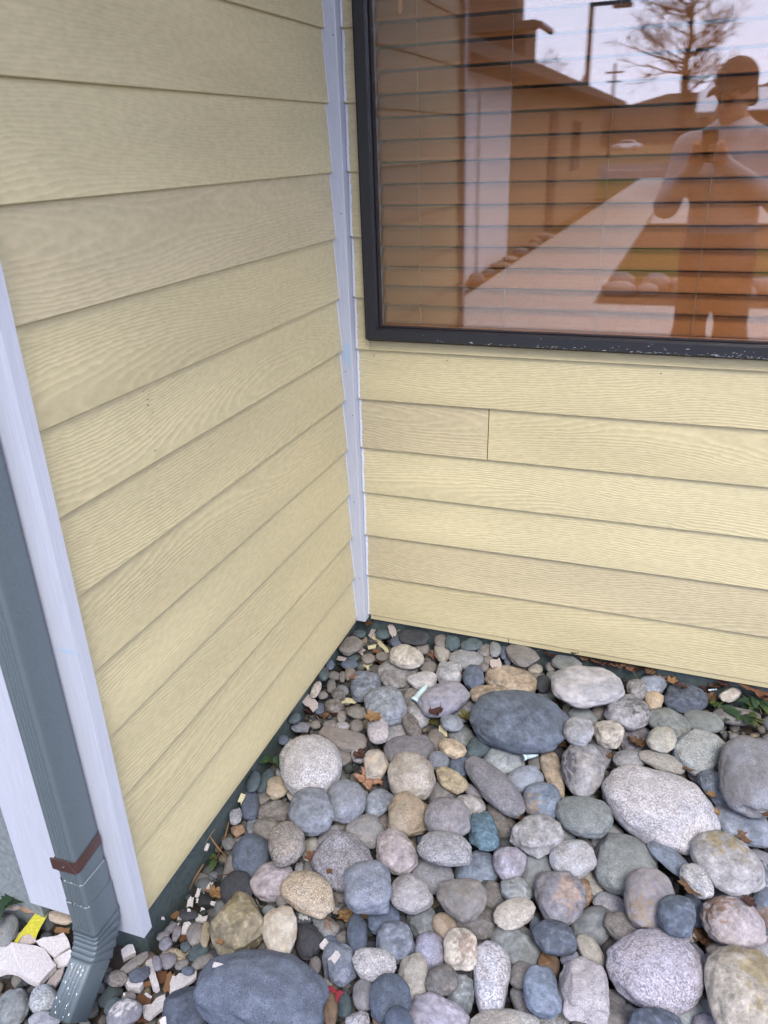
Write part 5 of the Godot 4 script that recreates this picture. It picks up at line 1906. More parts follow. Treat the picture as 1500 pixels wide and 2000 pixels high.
	[0.335,-0.086,0.484,0.069,0.027,0.056,-2.60,"purple_grey","fine","round","dark purple grey loaf shaped stone"],
	[0.389,-0.099,0.408,0.043,0.017,0.027,-1.27,"brown_grey","smooth","round",""],
	[0.450,-0.060,0.467,0.040,0.014,0.028,2.68,"tan","mottled","round","cream and tan striped small stone"],
	[0.425,-0.076,0.508,0.033,0.016,0.027,-1.28,"blue_grey","fine","round",""],
	[0.480,-0.085,0.502,0.039,0.018,0.028,-1.31,"dark_blue","fine","round",""],
	[0.511,-0.072,0.433,0.043,0.016,0.029,-1.84,"dark_teal","smooth","round","small smooth dark teal stone below the dark blue boulder"],
	[0.477,-0.063,0.577,0.048,0.015,0.029,2.62,"yellowish","mottled","angular","yellowish tan stone with a flat side"],
	[0.268,-0.081,0.568,0.046,0.021,0.034,-1.18,"cream","smooth","angular","pale beige chipped stone above the curled leaf"],
	[0.377,-0.063,0.595,0.075,0.036,0.059,-1.14,"cream","fine","round","big round beige stone right of the curled leaf"],
	[0.198,-0.040,0.020,0.048,0.010,0.038,3.14,"charcoal","smooth","flat","flat charcoal slab under the siding near the corner"],
	[0.142,-0.062,0.035,0.033,0.014,0.023,-1.21,"dark_blue","smooth","round",""],
	[0.085,-0.062,0.006,0.027,0.011,0.026,3.08,"dark_teal","smooth","round",""],
	[0.326,-0.041,0.021,0.042,0.014,0.023,-1.29,"dark_teal","smooth","angular",""],
	[0.389,-0.036,0.016,0.036,0.013,0.029,-2.03,"dark_teal","smooth","angular",""],
	[0.283,-0.047,0.013,0.034,0.013,0.020,-1.28,"brown_grey","smooth","round",""],
	[0.436,-0.048,0.017,0.031,0.013,0.027,-1.46,"brown_grey","smooth","angular",""],
	[0.464,-0.036,0.018,0.037,0.011,0.018,-1.34,"green_grey","smooth","round",""],
	[0.490,-0.050,0.011,0.031,0.009,0.014,-1.35,"dark_blue","smooth","round",""],
	[0.230,-0.064,0.046,0.027,0.011,0.023,-1.24,"brown_grey","smooth","angular",""],
	[0.278,-0.067,0.131,0.028,0.012,0.024,-1.26,"brown_grey","smooth","round",""],
	[0.450,-0.048,0.104,0.020,0.009,0.014,-1.35,"brown_grey","smooth","round",""],
	[0.454,-0.049,0.065,0.021,0.009,0.016,-1.38,"brown_grey","smooth","round",""],
	[0.392,-0.085,0.113,0.035,0.009,0.014,-1.30,"brown_grey","smooth","round",""],
	[0.416,-0.064,0.723,0.062,0.031,0.054,-1.35,"tan","fine","angular","bright sandy pink stone with a flat face"],
	[0.511,-0.038,0.726,0.061,0.031,0.054,-1.32,"purple_grey","fine","round","dark purple brown round stone"],
	[0.541,-0.086,0.624,0.038,0.016,0.031,2.87,"whitish","veined","round","white stone spotted with blue"],
	[0.594,-0.072,0.708,0.055,0.021,0.034,-1.22,"teal","veined","angular","teal stone with pale marble veins"],
	[0.535,-0.027,0.822,0.059,0.022,0.043,-3.06,"light_grey","granite","round","grey oval stone peppered with white"],
	[0.415,-0.068,0.831,0.060,0.025,0.043,2.45,"pinkish","mottled","angular","pinkish white stone with a notched edge"],
	[0.460,-0.093,0.605,0.039,0.019,0.035,-1.30,"brown_grey","mottled","round",""],
	[0.321,-0.086,0.693,0.042,0.018,0.033,-1.71,"blue_grey","mottled","tapered","grey triangular stone with a dark smudge"],
	[0.249,-0.067,0.722,0.063,0.030,0.048,-1.13,"blue_grey","fine","round","pale blue round stone below the curled leaf"],
	[0.509,-0.096,0.850,0.047,0.022,0.042,2.89,"light_grey","fine","round","brownish grey oval stone under the peppered oval stone"],
	[0.595,-0.054,0.912,0.052,0.026,0.048,3.00,"brown_grey","smooth","tapered","plain taupe triangular stone"],
	[0.601,-0.111,0.789,0.052,0.025,0.046,-2.20,"blue","mottled","round","light blue stone with a white corner"],
	[0.486,-0.073,0.927,0.047,0.023,0.041,2.75,"whitish","fine","round","whitish grey rounded stone"],
	[0.401,-0.041,0.963,0.057,0.030,0.049,-1.14,"blue_grey","fine","blocky","big pale blue grey stone with brown leaf crumbs"],
	[0.320,-0.094,0.781,0.047,0.024,0.045,-0.82,"light_grey","fine","round","pale grey stone right of the pale small stone"],
	[0.345,-0.109,0.726,0.025,0.013,0.020,-1.18,"brown_grey","fine","round",""],
	[0.313,-0.077,0.890,0.081,0.037,0.065,2.57,"purple_grey","granite","round","large rough brownish purple stone"],
	[0.535,-0.087,0.575,0.030,0.008,0.015,2.68,"purple_grey","smooth","round",""],
	[0.454,-0.107,0.747,0.020,0.008,0.012,-1.25,"dark_blue","smooth","round",""],
	[0.521,-0.117,0.949,0.041,0.022,0.035,-1.25,"green_grey","veined","angular","faceted grey green stone with a peak"],
	[0.576,-0.100,0.960,0.032,0.015,0.024,-0.91,"tan","smooth","tapered",""],
	[0.630,-0.099,0.922,0.045,0.021,0.039,-3.14,"brown_grey","veined","round","brown and blue mottled stone below the taupe triangular stone"],
	[0.439,-0.110,0.973,0.037,0.020,0.034,-1.13,"dark_blue","mottled","round","dark blue stone under the tan dry leaf"],
	[0.486,-0.095,1.029,0.042,0.023,0.038,-1.16,"blue_grey","mottled","blocky","blocky slate blue stone"],
	[0.558,-0.105,1.018,0.040,0.020,0.031,-1.25,"lavender","fine","round","round purple ball shaped stone"],
	[0.621,-0.083,1.010,0.041,0.021,0.033,-1.30,"bright_cream","mottled","blocky","bright cream quartz stone with pink stains"],
	[0.547,-0.093,1.090,0.046,0.020,0.031,-1.13,"cream","smooth","angular","khaki stone tapering to a lower point"],
	[0.604,-0.079,1.088,0.033,0.016,0.028,-2.47,"brown_grey","veined","round","brown rough stone with white flecks"],
	[0.642,-0.107,1.090,0.041,0.016,0.026,-1.39,"pale_green","veined","angular","pale green faceted stone"],
	[0.465,-0.084,1.096,0.043,0.018,0.032,-3.05,"whitish","granite","round","white and brown speckled oval stone"],
	[0.522,-0.075,1.155,0.046,0.024,0.038,-1.20,"dark_blue","fine","round","dark slate blue round stone"],
	[0.462,-0.109,1.143,0.032,0.014,0.023,-1.19,"light_grey","smooth","round","small smooth grey stone beside the slate blue round stone"],
	[0.619,-0.092,1.158,0.058,0.024,0.042,2.99,"lavender","mottled","round","pale lilac stone with purple pits"],
	[0.556,-0.054,1.205,0.027,0.015,0.025,-1.17,"dark_blue","smooth","round",""],
	[0.586,-0.117,1.100,0.030,0.009,0.017,-3.04,"green_grey","mottled","round",""],
	[0.400,-0.103,1.030,0.047,0.013,0.021,-1.19,"dark_blue","mottled","round","dark blue upright oval stone beside the tan dry leaf"],
	[0.656,-0.126,0.944,0.021,0.011,0.020,-1.65,"brown_grey","veined","angular",""],
	[0.648,-0.119,1.018,0.022,0.006,0.009,-1.21,"green_grey","smooth","round",""],
	[0.630,-0.117,1.038,0.018,0.010,0.017,-2.00,"charcoal","smooth","round",""],
	[0.506,-0.113,1.182,0.012,0.007,0.012,-0.90,"rusty_brown","smooth","angular",""],
	[0.468,-0.112,1.199,0.023,0.011,0.019,-2.86,"whitish","granite","angular","white and black coarse granite chunk"],
	[0.115,-0.061,0.642,0.108,0.050,0.082,-0.97,"whitish","granite","round","big pale granite boulder by the yellow wall"],
	[0.191,-0.048,0.802,0.067,0.032,0.054,-0.90,"blue_grey","mottled","round","dark blue grey stone with pale blotches below the granite boulder"],
	[0.177,-0.048,0.908,0.056,0.025,0.040,-1.07,"brown_grey","granite","round","round brownish speckled stone"],
	[0.090,-0.106,0.923,0.059,0.029,0.047,-0.94,"dark_blue","fine","round","dark slate stone beside the wood splinters"],
	[0.248,-0.100,0.818,0.036,0.015,0.028,-1.83,"whitish","smooth","round","small chalky white stone behind the rough purple stone"],
	[0.144,-0.079,0.506,0.072,0.012,0.038,3.06,"brown_grey","smooth","flat","flat taupe slab behind the pale granite boulder"],
	[0.157,-0.098,0.553,0.035,0.011,0.032,-0.91,"brown_grey","smooth","flat",""],
	[0.209,-0.084,0.547,0.025,0.012,0.019,-1.15,"light_grey","smooth","angular",""],
	[0.051,-0.090,0.718,0.036,0.017,0.028,-1.01,"tan","smooth","angular","small tan angular stone close to the yellow wall"],
	[0.010,-0.093,0.791,0.044,0.014,0.022,-1.03,"dark_blue","smooth","blocky","smooth slate tablet stone close to the yellow wall"],
	[0.069,-0.109,0.781,0.043,0.016,0.032,-2.58,"brown_grey","mottled","angular","lumpy grey brown stone left of the blotched stone"],
	[0.082,-0.101,0.840,0.033,0.016,0.030,2.83,"brown_grey","mottled","round",""],
	[0.001,-0.059,0.745,0.035,0.010,0.016,-1.18,"dark_teal","smooth","round",""],
	[0.005,-0.099,0.700,0.042,0.012,0.020,-1.51,"dark_teal","smooth","round",""],
	[-0.002,-0.089,0.839,0.026,0.010,0.015,-1.14,"light_grey","granite","angular",""],
	[0.020,-0.099,0.869,0.019,0.009,0.016,-0.82,"rusty_brown","mottled","angular","tiny golden tan stone beside the wood splinters"],
	[0.023,-0.113,0.742,0.024,0.012,0.021,-0.79,"brown_grey","smooth","angular",""],
	[0.031,-0.121,0.886,0.022,0.009,0.018,-3.06,"light_grey","smooth","round",""],
	[0.032,-0.092,0.663,0.024,0.008,0.012,-1.10,"light_grey","smooth","round",""],
	[0.087,-0.103,0.708,0.025,0.009,0.014,-1.10,"cream","smooth","angular",""],
	[0.040,-0.113,0.833,0.025,0.009,0.015,-1.06,"blue_grey","smooth","round",""],
	[-0.005,-0.072,0.569,0.017,0.008,0.014,-0.95,"dark_blue","smooth","round",""],
	[0.213,-0.108,0.860,0.034,0.014,0.022,-1.12,"cream","smooth","angular",""],
	[0.253,-0.107,0.766,0.021,0.009,0.018,-2.97,"brown_grey","smooth","angular",""],
	[0.173,-0.094,0.977,0.048,0.024,0.045,-1.90,"pinkish","mottled","round","pinkish purple stone next to the tan granite egg"],
	[0.275,-0.075,0.993,0.067,0.025,0.044,2.84,"tan","granite","round","tan speckled granite egg shaped stone"],
	[0.103,-0.100,1.019,0.044,0.022,0.035,-0.96,"charcoal","fine","round","charcoal stone behind the yellow veined boulder"],
	[0.159,-0.080,1.109,0.070,0.037,0.060,-0.92,"yellowish","veined","angular","big yellow and grey veined boulder"],
	[0.257,-0.073,1.104,0.059,0.022,0.035,-1.12,"bright_cream","smooth","tapered","cream skull shaped stone"],
	[0.270,-0.108,1.029,0.023,0.012,0.022,2.38,"charcoal","smooth","round","dark pebble splashed with white paint"],
	[0.310,-0.105,1.079,0.040,0.018,0.029,-0.85,"charcoal","smooth","angular","dark pebble with a brown split face"],
	[0.327,-0.109,1.031,0.033,0.012,0.021,2.63,"green_grey","mottled","round","green grey pebble with a rusty centre"],
	[0.393,-0.095,1.107,0.048,0.021,0.033,-1.06,"blue_grey","fine","angular","rough blue grey angular stone"],
	[0.287,-0.063,1.238,0.131,0.048,0.084,-3.04,"dark_blue","fine","round","very large slate blue boulder"],
	[0.145,-0.111,1.289,0.048,0.026,0.045,-1.09,"dark_blue","fine","round","slate blue boulder half under the very large one"],
	[0.142,-0.119,1.164,0.027,0.011,0.019,-3.14,"charcoal","smooth","round",""],
	[0.097,-0.115,1.171,0.022,0.009,0.017,-2.21,"dark_teal","smooth","round",""],
	[0.068,-0.115,1.136,0.026,0.012,0.019,-0.99,"brown_grey","smooth","round",""],
	[0.093,-0.105,1.135,0.030,0.006,0.010,-1.09,"yellowish","smooth","round",""],
	[0.187,-0.115,1.154,0.015,0.008,0.014,2.91,"charcoal","smooth","round",""],
	[0.212,-0.120,1.113,0.020,0.011,0.018,-0.80,"brown_grey","mottled","round",""],
	[0.117,-0.111,1.190,0.023,0.007,0.012,-2.14,"brown_grey","smooth","angular",""],
	[0.055,-0.106,0.972,0.045,0.007,0.012,-1.16,"brown_grey","smooth","round",""],
	[0.019,-0.097,0.912,0.017,0.008,0.015,2.64,"brown_grey","smooth","round",""],
	[0.345,-0.107,1.123,0.018,0.008,0.012,-1.14,"brown_grey","smooth","round",""],
	[0.406,-0.110,1.192,0.041,0.010,0.016,-1.11,"rusty_brown","smooth","round","long rusty brown pebble by the red tape"],
	[0.430,-0.113,1.175,0.027,0.009,0.015,-1.05,"dark_teal","smooth","angular","dark teal chip stone by the red tape"],
	[0.218,-0.093,1.017,0.016,0.008,0.014,-0.84,"brown_grey","smooth","angular",""],
	[0.194,-0.107,1.038,0.015,0.006,0.012,-2.95,"green_grey","smooth","round",""],
	[0.236,-0.090,1.038,0.013,0.007,0.011,-1.00,"charcoal","smooth","round",""],
	[0.353,-0.107,1.067,0.016,0.009,0.014,-1.07,"dark_blue","smooth","round",""],
	[0.366,-0.118,1.040,0.015,0.008,0.013,-1.09,"brown_grey","smooth","angular",""],
	[0.326,-0.113,0.945,0.019,0.010,0.018,2.37,"brown_grey","smooth","round",""],
	[0.208,-0.114,0.913,0.018,0.007,0.012,-1.11,"light_grey","smooth","round",""],
	[0.234,-0.101,0.914,0.020,0.009,0.014,-1.11,"brown_grey","smooth","round",""],
	[0.016,-0.046,0.127,0.043,0.017,0.036,-1.68,"brown_grey","smooth","angular","brown grey flat stone near the inside corner"],
	[0.037,-0.070,0.190,0.026,0.009,0.021,-2.96,"dark_blue","smooth","round",""],
	[0.030,-0.072,0.151,0.020,0.008,0.019,2.81,"dark_teal","smooth","round",""],
	[0.009,-0.074,0.252,0.024,0.008,0.017,2.93,"brown_grey","smooth","round",""],
	[0.022,-0.076,0.301,0.031,0.009,0.014,-1.15,"brown_grey","smooth","round",""],
	[-0.004,-0.057,0.354,0.038,0.009,0.014,-1.39,"cream","mottled","round",""],
	[-0.001,-0.035,0.302,0.029,0.010,0.016,-1.13,"dark_teal","smooth","round",""],
	[-0.005,-0.043,0.244,0.022,0.008,0.013,-1.13,"dark_blue","smooth","round",""],
	[0.057,-0.070,0.234,0.028,0.011,0.017,-1.16,"brown_grey","smooth","round",""],
	[0.039,-0.069,0.257,0.025,0.006,0.009,-1.17,"brown_grey","smooth","round",""],
	[0.060,-0.081,0.303,0.024,0.010,0.017,-0.86,"purple_grey","smooth","round",""],
	[0.015,-0.078,0.347,0.017,0.008,0.014,-1.04,"brown_grey","smooth","round",""],
	[0.061,-0.071,0.337,0.024,0.010,0.018,2.44,"brown_grey","veined","angular",""],
	[0.064,-0.078,0.382,0.027,0.012,0.024,-0.96,"brown_grey","mottled","angular",""],
	[0.028,-0.080,0.406,0.023,0.009,0.015,-1.11,"dark_blue","smooth","round",""],
	[0.145,-0.078,0.390,0.030,0.012,0.026,-3.02,"brown_grey","smooth","round",""],
	[0.105,-0.081,0.418,0.023,0.008,0.013,-1.15,"brown_grey","smooth","angular",""],
	[0.086,-0.085,0.456,0.019,0.008,0.017,3.07,"brown_grey","smooth","round",""],
	[0.123,-0.083,0.454,0.019,0.008,0.017,3.10,"pinkish","smooth","round",""],
	[0.163,-0.081,0.442,0.024,0.011,0.019,-1.12,"brown_grey","smooth","round",""],
	[0.010,-0.084,0.492,0.026,0.009,0.019,-2.94,"purple_grey","smooth","angular",""],
	[-0.004,-0.055,0.493,0.022,0.008,0.016,-1.68,"dark_teal","smooth","round",""],
	[0.046,-0.084,0.471,0.016,0.007,0.014,-0.82,"brown_grey","smooth","round",""],
	[0.083,-0.069,0.144,0.022,0.009,0.021,2.47,"brown_grey","smooth","round",""],
	[0.121,-0.068,0.119,0.022,0.009,0.021,2.38,"brown_grey","smooth","round",""],
	[0.006,-0.065,0.026,0.021,0.009,0.020,2.52,"dark_teal","smooth","round",""],
	[-0.018,-0.117,1.235,0.031,0.007,0.012,-2.03,"brown_grey","smooth","round","long brown pebble beside the downspout elbow"],
	[0.008,-0.115,1.254,0.020,0.008,0.015,-2.41,"dark_blue","smooth","angular",""],
	[0.034,-0.104,1.336,0.033,0.014,0.026,-2.20,"purple_grey","smooth","round","dark purple wet pebble with a white paint splash"],
	[-0.003,-0.118,1.323,0.017,0.009,0.016,-2.68,"dark_teal","smooth","angular",""],
	[0.015,-0.118,1.299,0.014,0.006,0.011,-3.05,"brown_grey","smooth","round",""],
	[0.045,-0.113,1.209,0.020,0.009,0.016,2.93,"purple_grey","smooth","angular",""],
	[0.033,-0.105,1.226,0.017,0.006,0.009,-0.79,"purple_grey","smooth","angular",""],
	[0.022,-0.108,1.181,0.015,0.008,0.013,-0.79,"purple_grey","smooth","round",""],
	[0.045,-0.123,1.187,0.026,0.007,0.012,-3.05,"yellowish","granite","round",""],
	[0.064,-0.113,1.170,0.012,0.006,0.010,2.67,"dark_teal","smooth","round",""],
	[-0.029,-0.114,1.276,0.020,0.009,0.016,-3.09,"brown_grey","granite","round",""],
	[0.006,-0.118,1.143,0.017,0.005,0.009,-1.88,"purple_grey","smooth","angular",""],
	[0.029,-0.112,1.151,0.018,0.005,0.009,-1.18,"purple_grey","smooth","angular",""],
	[0.004,-0.112,1.165,0.013,0.005,0.010,-2.38,"purple_grey","smooth","round",""],
	[0.102,-0.107,1.218,0.013,0.005,0.009,-2.93,"dark_blue","smooth","round",""],
	[0.078,-0.115,1.206,0.014,0.005,0.010,-2.38,"brown_grey","smooth","round",""],
	[0.029,-0.110,1.104,0.020,0.006,0.012,-2.88,"charcoal","smooth","round",""],
	[-0.477,-0.109,1.125,0.033,0.010,0.016,-0.86,"dark_blue","smooth","round","dark stone left of the white corner board"],
	[-0.418,-0.113,1.190,0.031,0.007,0.011,-0.92,"brown_grey","smooth","round",""],
	[-0.390,-0.110,1.159,0.035,0.012,0.019,-0.87,"pinkish","granite","round","pink granite stone half behind the corner board"],
	[-0.328,-0.114,1.264,0.039,0.012,0.020,-0.97,"green_grey","smooth","round","dark olive stone left of the yellow strip"],
	[-0.238,-0.113,1.199,0.031,0.008,0.015,-3.07,"tan","smooth","round","tan stone under the foot of the corner board"],
	[-0.324,-0.114,1.201,0.021,0.007,0.013,-2.94,"rusty_brown","smooth","angular",""],
	[-0.190,-0.116,1.395,0.039,0.018,0.029,-0.82,"green_grey","mottled","round","dull olive boulder left of the downspout outlet"],
	[-0.148,-0.117,1.359,0.029,0.015,0.025,2.67,"pale_green","granite","round","pale mossy stone behind the downspout outlet"],
	[-0.115,-0.120,1.391,0.031,0.009,0.016,-2.87,"light_grey","smooth","round",""],
]

# flat debris: name, material, thickness, tilts, position, outline, label, category, group
const CHIPS := [
	["paint_slab","paint_white",0.014,0,0,-0.240,-0.126,1.315,[-0.099,-0.016,-0.073,-0.027,-0.052,-0.032,-0.017,-0.042,0.014,-0.045,0.037,-0.035,0.066,-0.022,0.065,0.003,0.065,0.024,0.052,0.025,0.035,0.025,0.014,0.021,-0.002,0.021,-0.019,0.026,-0.032,0.039,-0.053,0.036],"large broken white plaster slab lying left of the downspout","plaster",""],
	["paint_chip","paint_white",0.006,0,0,-0.216,-0.128,1.253,[-0.040,0.007,-0.032,-0.006,-0.011,-0.016,0.002,-0.030,0.022,-0.020,0.037,-0.009,0.028,0.006,0.023,0.022,0.008,0.020,-0.011,0.014,-0.025,0.012],"crumbly white paint chip between the slab and the downspout","paint chip","paint chips around the downspout"],
	["paint_chip","paint_white",0.006,0,0,-0.178,-0.133,1.269,[-0.020,0.004,-0.008,-0.007,0.004,-0.021,0.016,-0.018,0.019,0.008,0.001,0.019,-0.012,0.014],"white paint chip tucked against the downspout elbow","paint chip","paint chips around the downspout"],
	["paint_chip","paint_pink",0.005,0,0,-0.287,-0.130,1.259,[-0.025,-0.001,-0.011,-0.014,0.010,-0.013,0.027,-0.003,0.011,0.013,-0.012,0.018],"pinkish paint chip on the end of the yellow strip","paint chip","paint chips around the downspout"],
	["paint_chip","paint_pink",0.005,0,0,-0.164,-0.136,1.308,[-0.010,0.009,-0.011,-0.016,-0.001,-0.027,0.012,-0.003,0.015,0.017,-0.006,0.020],"pinkish paint chip behind the downspout elbow","paint chip","paint chips around the downspout"],
	["siding_scrap","paint_pink",0.008,0,0,-0.365,-0.119,1.201,[-0.030,0.019,-0.023,-0.006,-0.011,-0.025,0.014,-0.022,0.030,-0.013,0.021,0.004,0.010,0.016,-0.011,0.026],"broken scrap of beige siding left of the corner board","siding scrap",""],
	["yellow_strip","yellow_strip",0.002,0,0,-0.289,-0.123,1.237,[-0.016,-0.053,0.007,-0.053,0.011,-0.036,0.015,-0.018,0.019,0.002,0.025,0.016,0.005,0.012,-0.006,0.021,-0.003,0.043,-0.013,0.049,-0.014,0.034,-0.015,0.005,-0.016,-0.021],"torn bright yellow plastic strip","plastic strip",""],
	["paint_chip","paint_white",0.012,0,0,-0.052,-0.131,1.215,[-0.015,0.004,-0.010,-0.012,-0.002,-0.017,0.016,-0.004,0.008,0.009,0.003,0.019],"white paint chip right of the downspout elbow","paint chip","paint chips around the downspout"],
	["paint_chip","paint_white",0.016,0,0,0.004,-0.135,1.268,[-0.022,0.005,-0.017,-0.008,-0.007,-0.014,0.009,-0.013,0.018,-0.003,0.018,0.008,0.008,0.012,-0.006,0.015],"rounded white plaster lump near the corner board foot","paint chip","paint chips around the downspout"],
	["paint_stick","paint_white",0.012,0,0,0.029,-0.131,1.242,[-0.029,-0.018,-0.032,-0.030,-0.024,-0.032,-0.003,-0.011,0.018,0.007,0.034,0.022,0.031,0.029,0.022,0.028,0.000,0.009,-0.017,-0.006],"long narrow white plaster stick","paint chip","paint chips around the downspout"],
	["paint_chip","paint_white",0.006,0,0,0.101,-0.117,1.240,[0.014,-0.033,0.022,-0.019,0.019,-0.006,0.013,0.004,0.019,0.023,0.009,0.026,-0.003,0.040,-0.011,0.025,-0.020,0.013,-0.027,-0.006,-0.019,-0.007,-0.017,-0.016,-0.005,-0.018,0.004,-0.027],"jagged white paint chip beside the slate boulder","paint chip","paint chips around the downspout"],
	["paint_chip","paint_white",0.007,0,0,0.070,-0.132,1.297,[0.005,-0.033,0.018,-0.016,0.024,-0.009,0.017,0.003,0.013,0.013,0.009,0.025,-0.007,0.022,-0.019,0.011,-0.027,0.009,-0.018,0.000,-0.008,-0.005,-0.007,-0.020],"star shaped white paint chip near the wet pebble","paint chip","paint chips around the downspout"],
	["paint_chip","paint_white",0.005,0,0,0.037,-0.124,1.126,[-0.012,-0.008,-0.003,-0.014,0.011,-0.010,0.008,-0.000,0.009,0.011,-0.004,0.017,-0.009,0.004],"small white paint chip below the foundation","paint chip","paint chips around the downspout"],
	["paint_chip","paint_white",0.006,0,0,0.055,-0.123,1.097,[-0.016,-0.002,-0.011,-0.008,0.003,-0.003,0.012,-0.009,0.016,0.003,0.004,0.009,-0.008,0.009],"small white paint chip left of the yellow veined boulder","paint chip","paint chips around the downspout"],
	["paint_chip","paint_white",0.004,0,0,0.193,-0.028,1.234,[-0.007,0.008,-0.009,-0.002,0.001,-0.004,0.011,-0.004,0.003,0.002],"white paint chip tucked behind the slate boulder","paint chip","paint chips around the downspout"],
	["paint_chip","paint_white",0.004,0,0,0.119,-0.102,1.325,[-0.009,0.003,-0.005,-0.005,0.003,-0.010,0.011,0.003,-0.001,0.009],"white paint chip at the foot of the slate boulder","paint chip","paint chips around the downspout"],
	["paint_crumb","paint_white",0.0025,0,0,0.006,-0.128,1.107,[-0.005,-0.005,-0.002,-0.004,0.001,-0.003,0.004,-0.003,0.004,0.000,0.006,0.003,0.001,0.003,-0.001,0.004,-0.004,0.004,-0.005,0.001],"small white paint crumb in the gravel along the foundation","paint chip","paint crumbs by the foundation"],
	["paint_crumb","paint_white",0.0025,0,0,0.009,-0.129,1.121,[-0.004,-0.001,-0.002,-0.002,-0.000,-0.003,0.002,-0.004,0.003,-0.001,0.004,0.001,0.002,0.002,0.000,0.003,-0.002,0.003,-0.002,0.001],"small white paint crumb in the gravel along the foundation","paint chip","paint crumbs by the foundation"],
	["paint_crumb","paint_white",0.0025,0,0,-0.010,-0.095,1.140,[-0.005,-0.002,-0.002,-0.003,0.000,-0.003,0.002,-0.002,0.004,-0.001,0.006,0.002,0.001,0.002,-0.000,0.003,-0.003,0.003,-0.003,0.001],"small white paint crumb in the gravel along the foundation","paint chip","paint crumbs by the foundation"],
	["paint_crumb","paint_white",0.0025,0,0,0.025,-0.125,1.017,[-0.008,-0.016,-0.003,-0.011,-0.000,-0.011,0.002,-0.016,0.005,0.001,0.007,0.015,0.002,0.011,0.000,0.015,-0.002,0.011,-0.004,0.003],"small white paint crumb in the gravel along the foundation","paint chip","paint crumbs by the foundation"],
	["paint_crumb","paint_white",0.0025,0,0,0.022,-0.126,1.056,[-0.008,-0.001,-0.004,-0.004,-0.000,-0.005,0.002,-0.004,0.006,-0.002,0.007,0.001,0.003,0.004,0.001,0.005,-0.004,0.006,-0.003,0.002],"small white paint crumb in the gravel along the foundation","paint chip","paint crumbs by the foundation"],
	["paint_crumb","paint_white",0.0025,0,0,0.028,-0.126,1.043,[-0.005,-0.009,0.000,-0.005,0.004,-0.000,0.010,0.001,0.010,0.007,0.006,0.010,-0.001,0.003,-0.007,-0.000,-0.009,-0.001,-0.008,-0.005],"small white paint crumb in the gravel along the foundation","paint chip","paint crumbs by the foundation"],
	["paint_crumb","paint_white",0.0025,0,0,0.057,-0.126,1.052,[-0.008,-0.004,-0.002,-0.005,0.001,-0.005,0.006,-0.005,0.005,0.000,0.008,0.005,0.001,0.004,-0.001,0.005,-0.005,0.003,-0.005,0.001],"small white paint crumb in the gravel along the foundation","paint chip","paint crumbs by the foundation"],
	["paint_crumb","paint_white",0.0025,0,0,0.006,-0.126,1.064,[-0.013,-0.013,-0.008,-0.013,-0.001,-0.009,0.003,-0.011,0.007,-0.001,0.013,0.011,0.005,0.010,0.001,0.011,-0.002,0.013,-0.006,0.003],"small white paint crumb in the gravel along the foundation","paint chip","paint crumbs by the foundation"],
	["paint_crumb","paint_white",0.0025,0,0,-0.010,-0.074,0.957,[-0.005,-0.010,-0.003,-0.009,-0.000,-0.008,0.001,-0.011,0.005,0.000,0.007,0.010,0.002,0.010,-0.000,0.011,-0.002,0.007,-0.004,0.000],"small white paint crumb in the gravel along the foundation","paint chip","paint crumbs by the foundation"],
	["paint_crumb","paint_white",0.0025,0,0,0.010,-0.125,1.040,[-0.007,-0.010,-0.004,-0.011,-0.001,-0.010,0.001,-0.013,0.006,0.001,0.007,0.009,0.003,0.011,0.000,0.009,-0.002,0.010,-0.003,0.002],"small white paint crumb in the gravel along the foundation","paint chip","paint crumbs by the foundation"],
	["paint_crumb","paint_white",0.0025,0,0,0.044,-0.127,1.074,[-0.007,-0.004,-0.004,-0.005,0.001,-0.005,0.003,-0.004,0.005,-0.001,0.007,0.004,0.002,0.004,-0.000,0.005,-0.004,0.005,-0.004,0.001],"small white paint crumb in the gravel along the foundation","paint chip","paint crumbs by the foundation"],
	["paint_crumb","paint_white",0.0025,0,0,0.029,-0.102,1.100,[-0.005,-0.001,-0.003,-0.003,-0.001,-0.003,0.002,-0.003,0.004,-0.001,0.005,0.001,0.002,0.002,-0.000,0.002,-0.002,0.004,-0.003,0.002],"small white paint crumb in the gravel along the foundation","paint chip","paint crumbs by the foundation"],
	["paint_crumb","paint_white",0.0025,0,0,0.006,-0.112,1.301,[-0.003,-0.001,-0.002,-0.002,-0.000,-0.002,0.001,-0.003,0.002,-0.001,0.004,0.001,0.002,0.002,0.001,0.003,-0.001,0.002,-0.001,0.001],"small white paint crumb in the gravel along the foundation","paint chip","paint crumbs by the foundation"],
	["paint_crumb","paint_white",0.0025,0,0,0.040,-0.135,1.276,[-0.008,-0.005,-0.002,-0.004,0.003,-0.002,0.011,-0.000,0.012,0.002,0.007,0.004,0.000,0.003,-0.005,0.002,-0.010,0.000,-0.008,-0.001],"small white paint crumb in the gravel along the foundation","paint chip","paint crumbs by the foundation"],
	["bark_chip","bark_chip",0.004,0,0,0.040,-0.135,1.288,[-0.019,-0.008,-0.007,-0.010,0.008,-0.006,0.012,-0.009,0.015,-0.001,0.021,0.006,0.006,0.008,-0.003,0.009,-0.013,0.008,-0.017,0.003],"brown bark chip between the white chips","bark chip","bark chips in the gravel"],
	["bark_chip","splinter",0.004,0,0,0.067,-0.134,1.240,[-0.014,-0.012,-0.010,-0.022,-0.003,-0.016,0.001,-0.021,0.011,0.000,0.015,0.015,0.006,0.015,0.004,0.020,-0.004,0.016,-0.006,0.006],"reddish wood chip between the white chips","bark chip","bark chips in the gravel"],
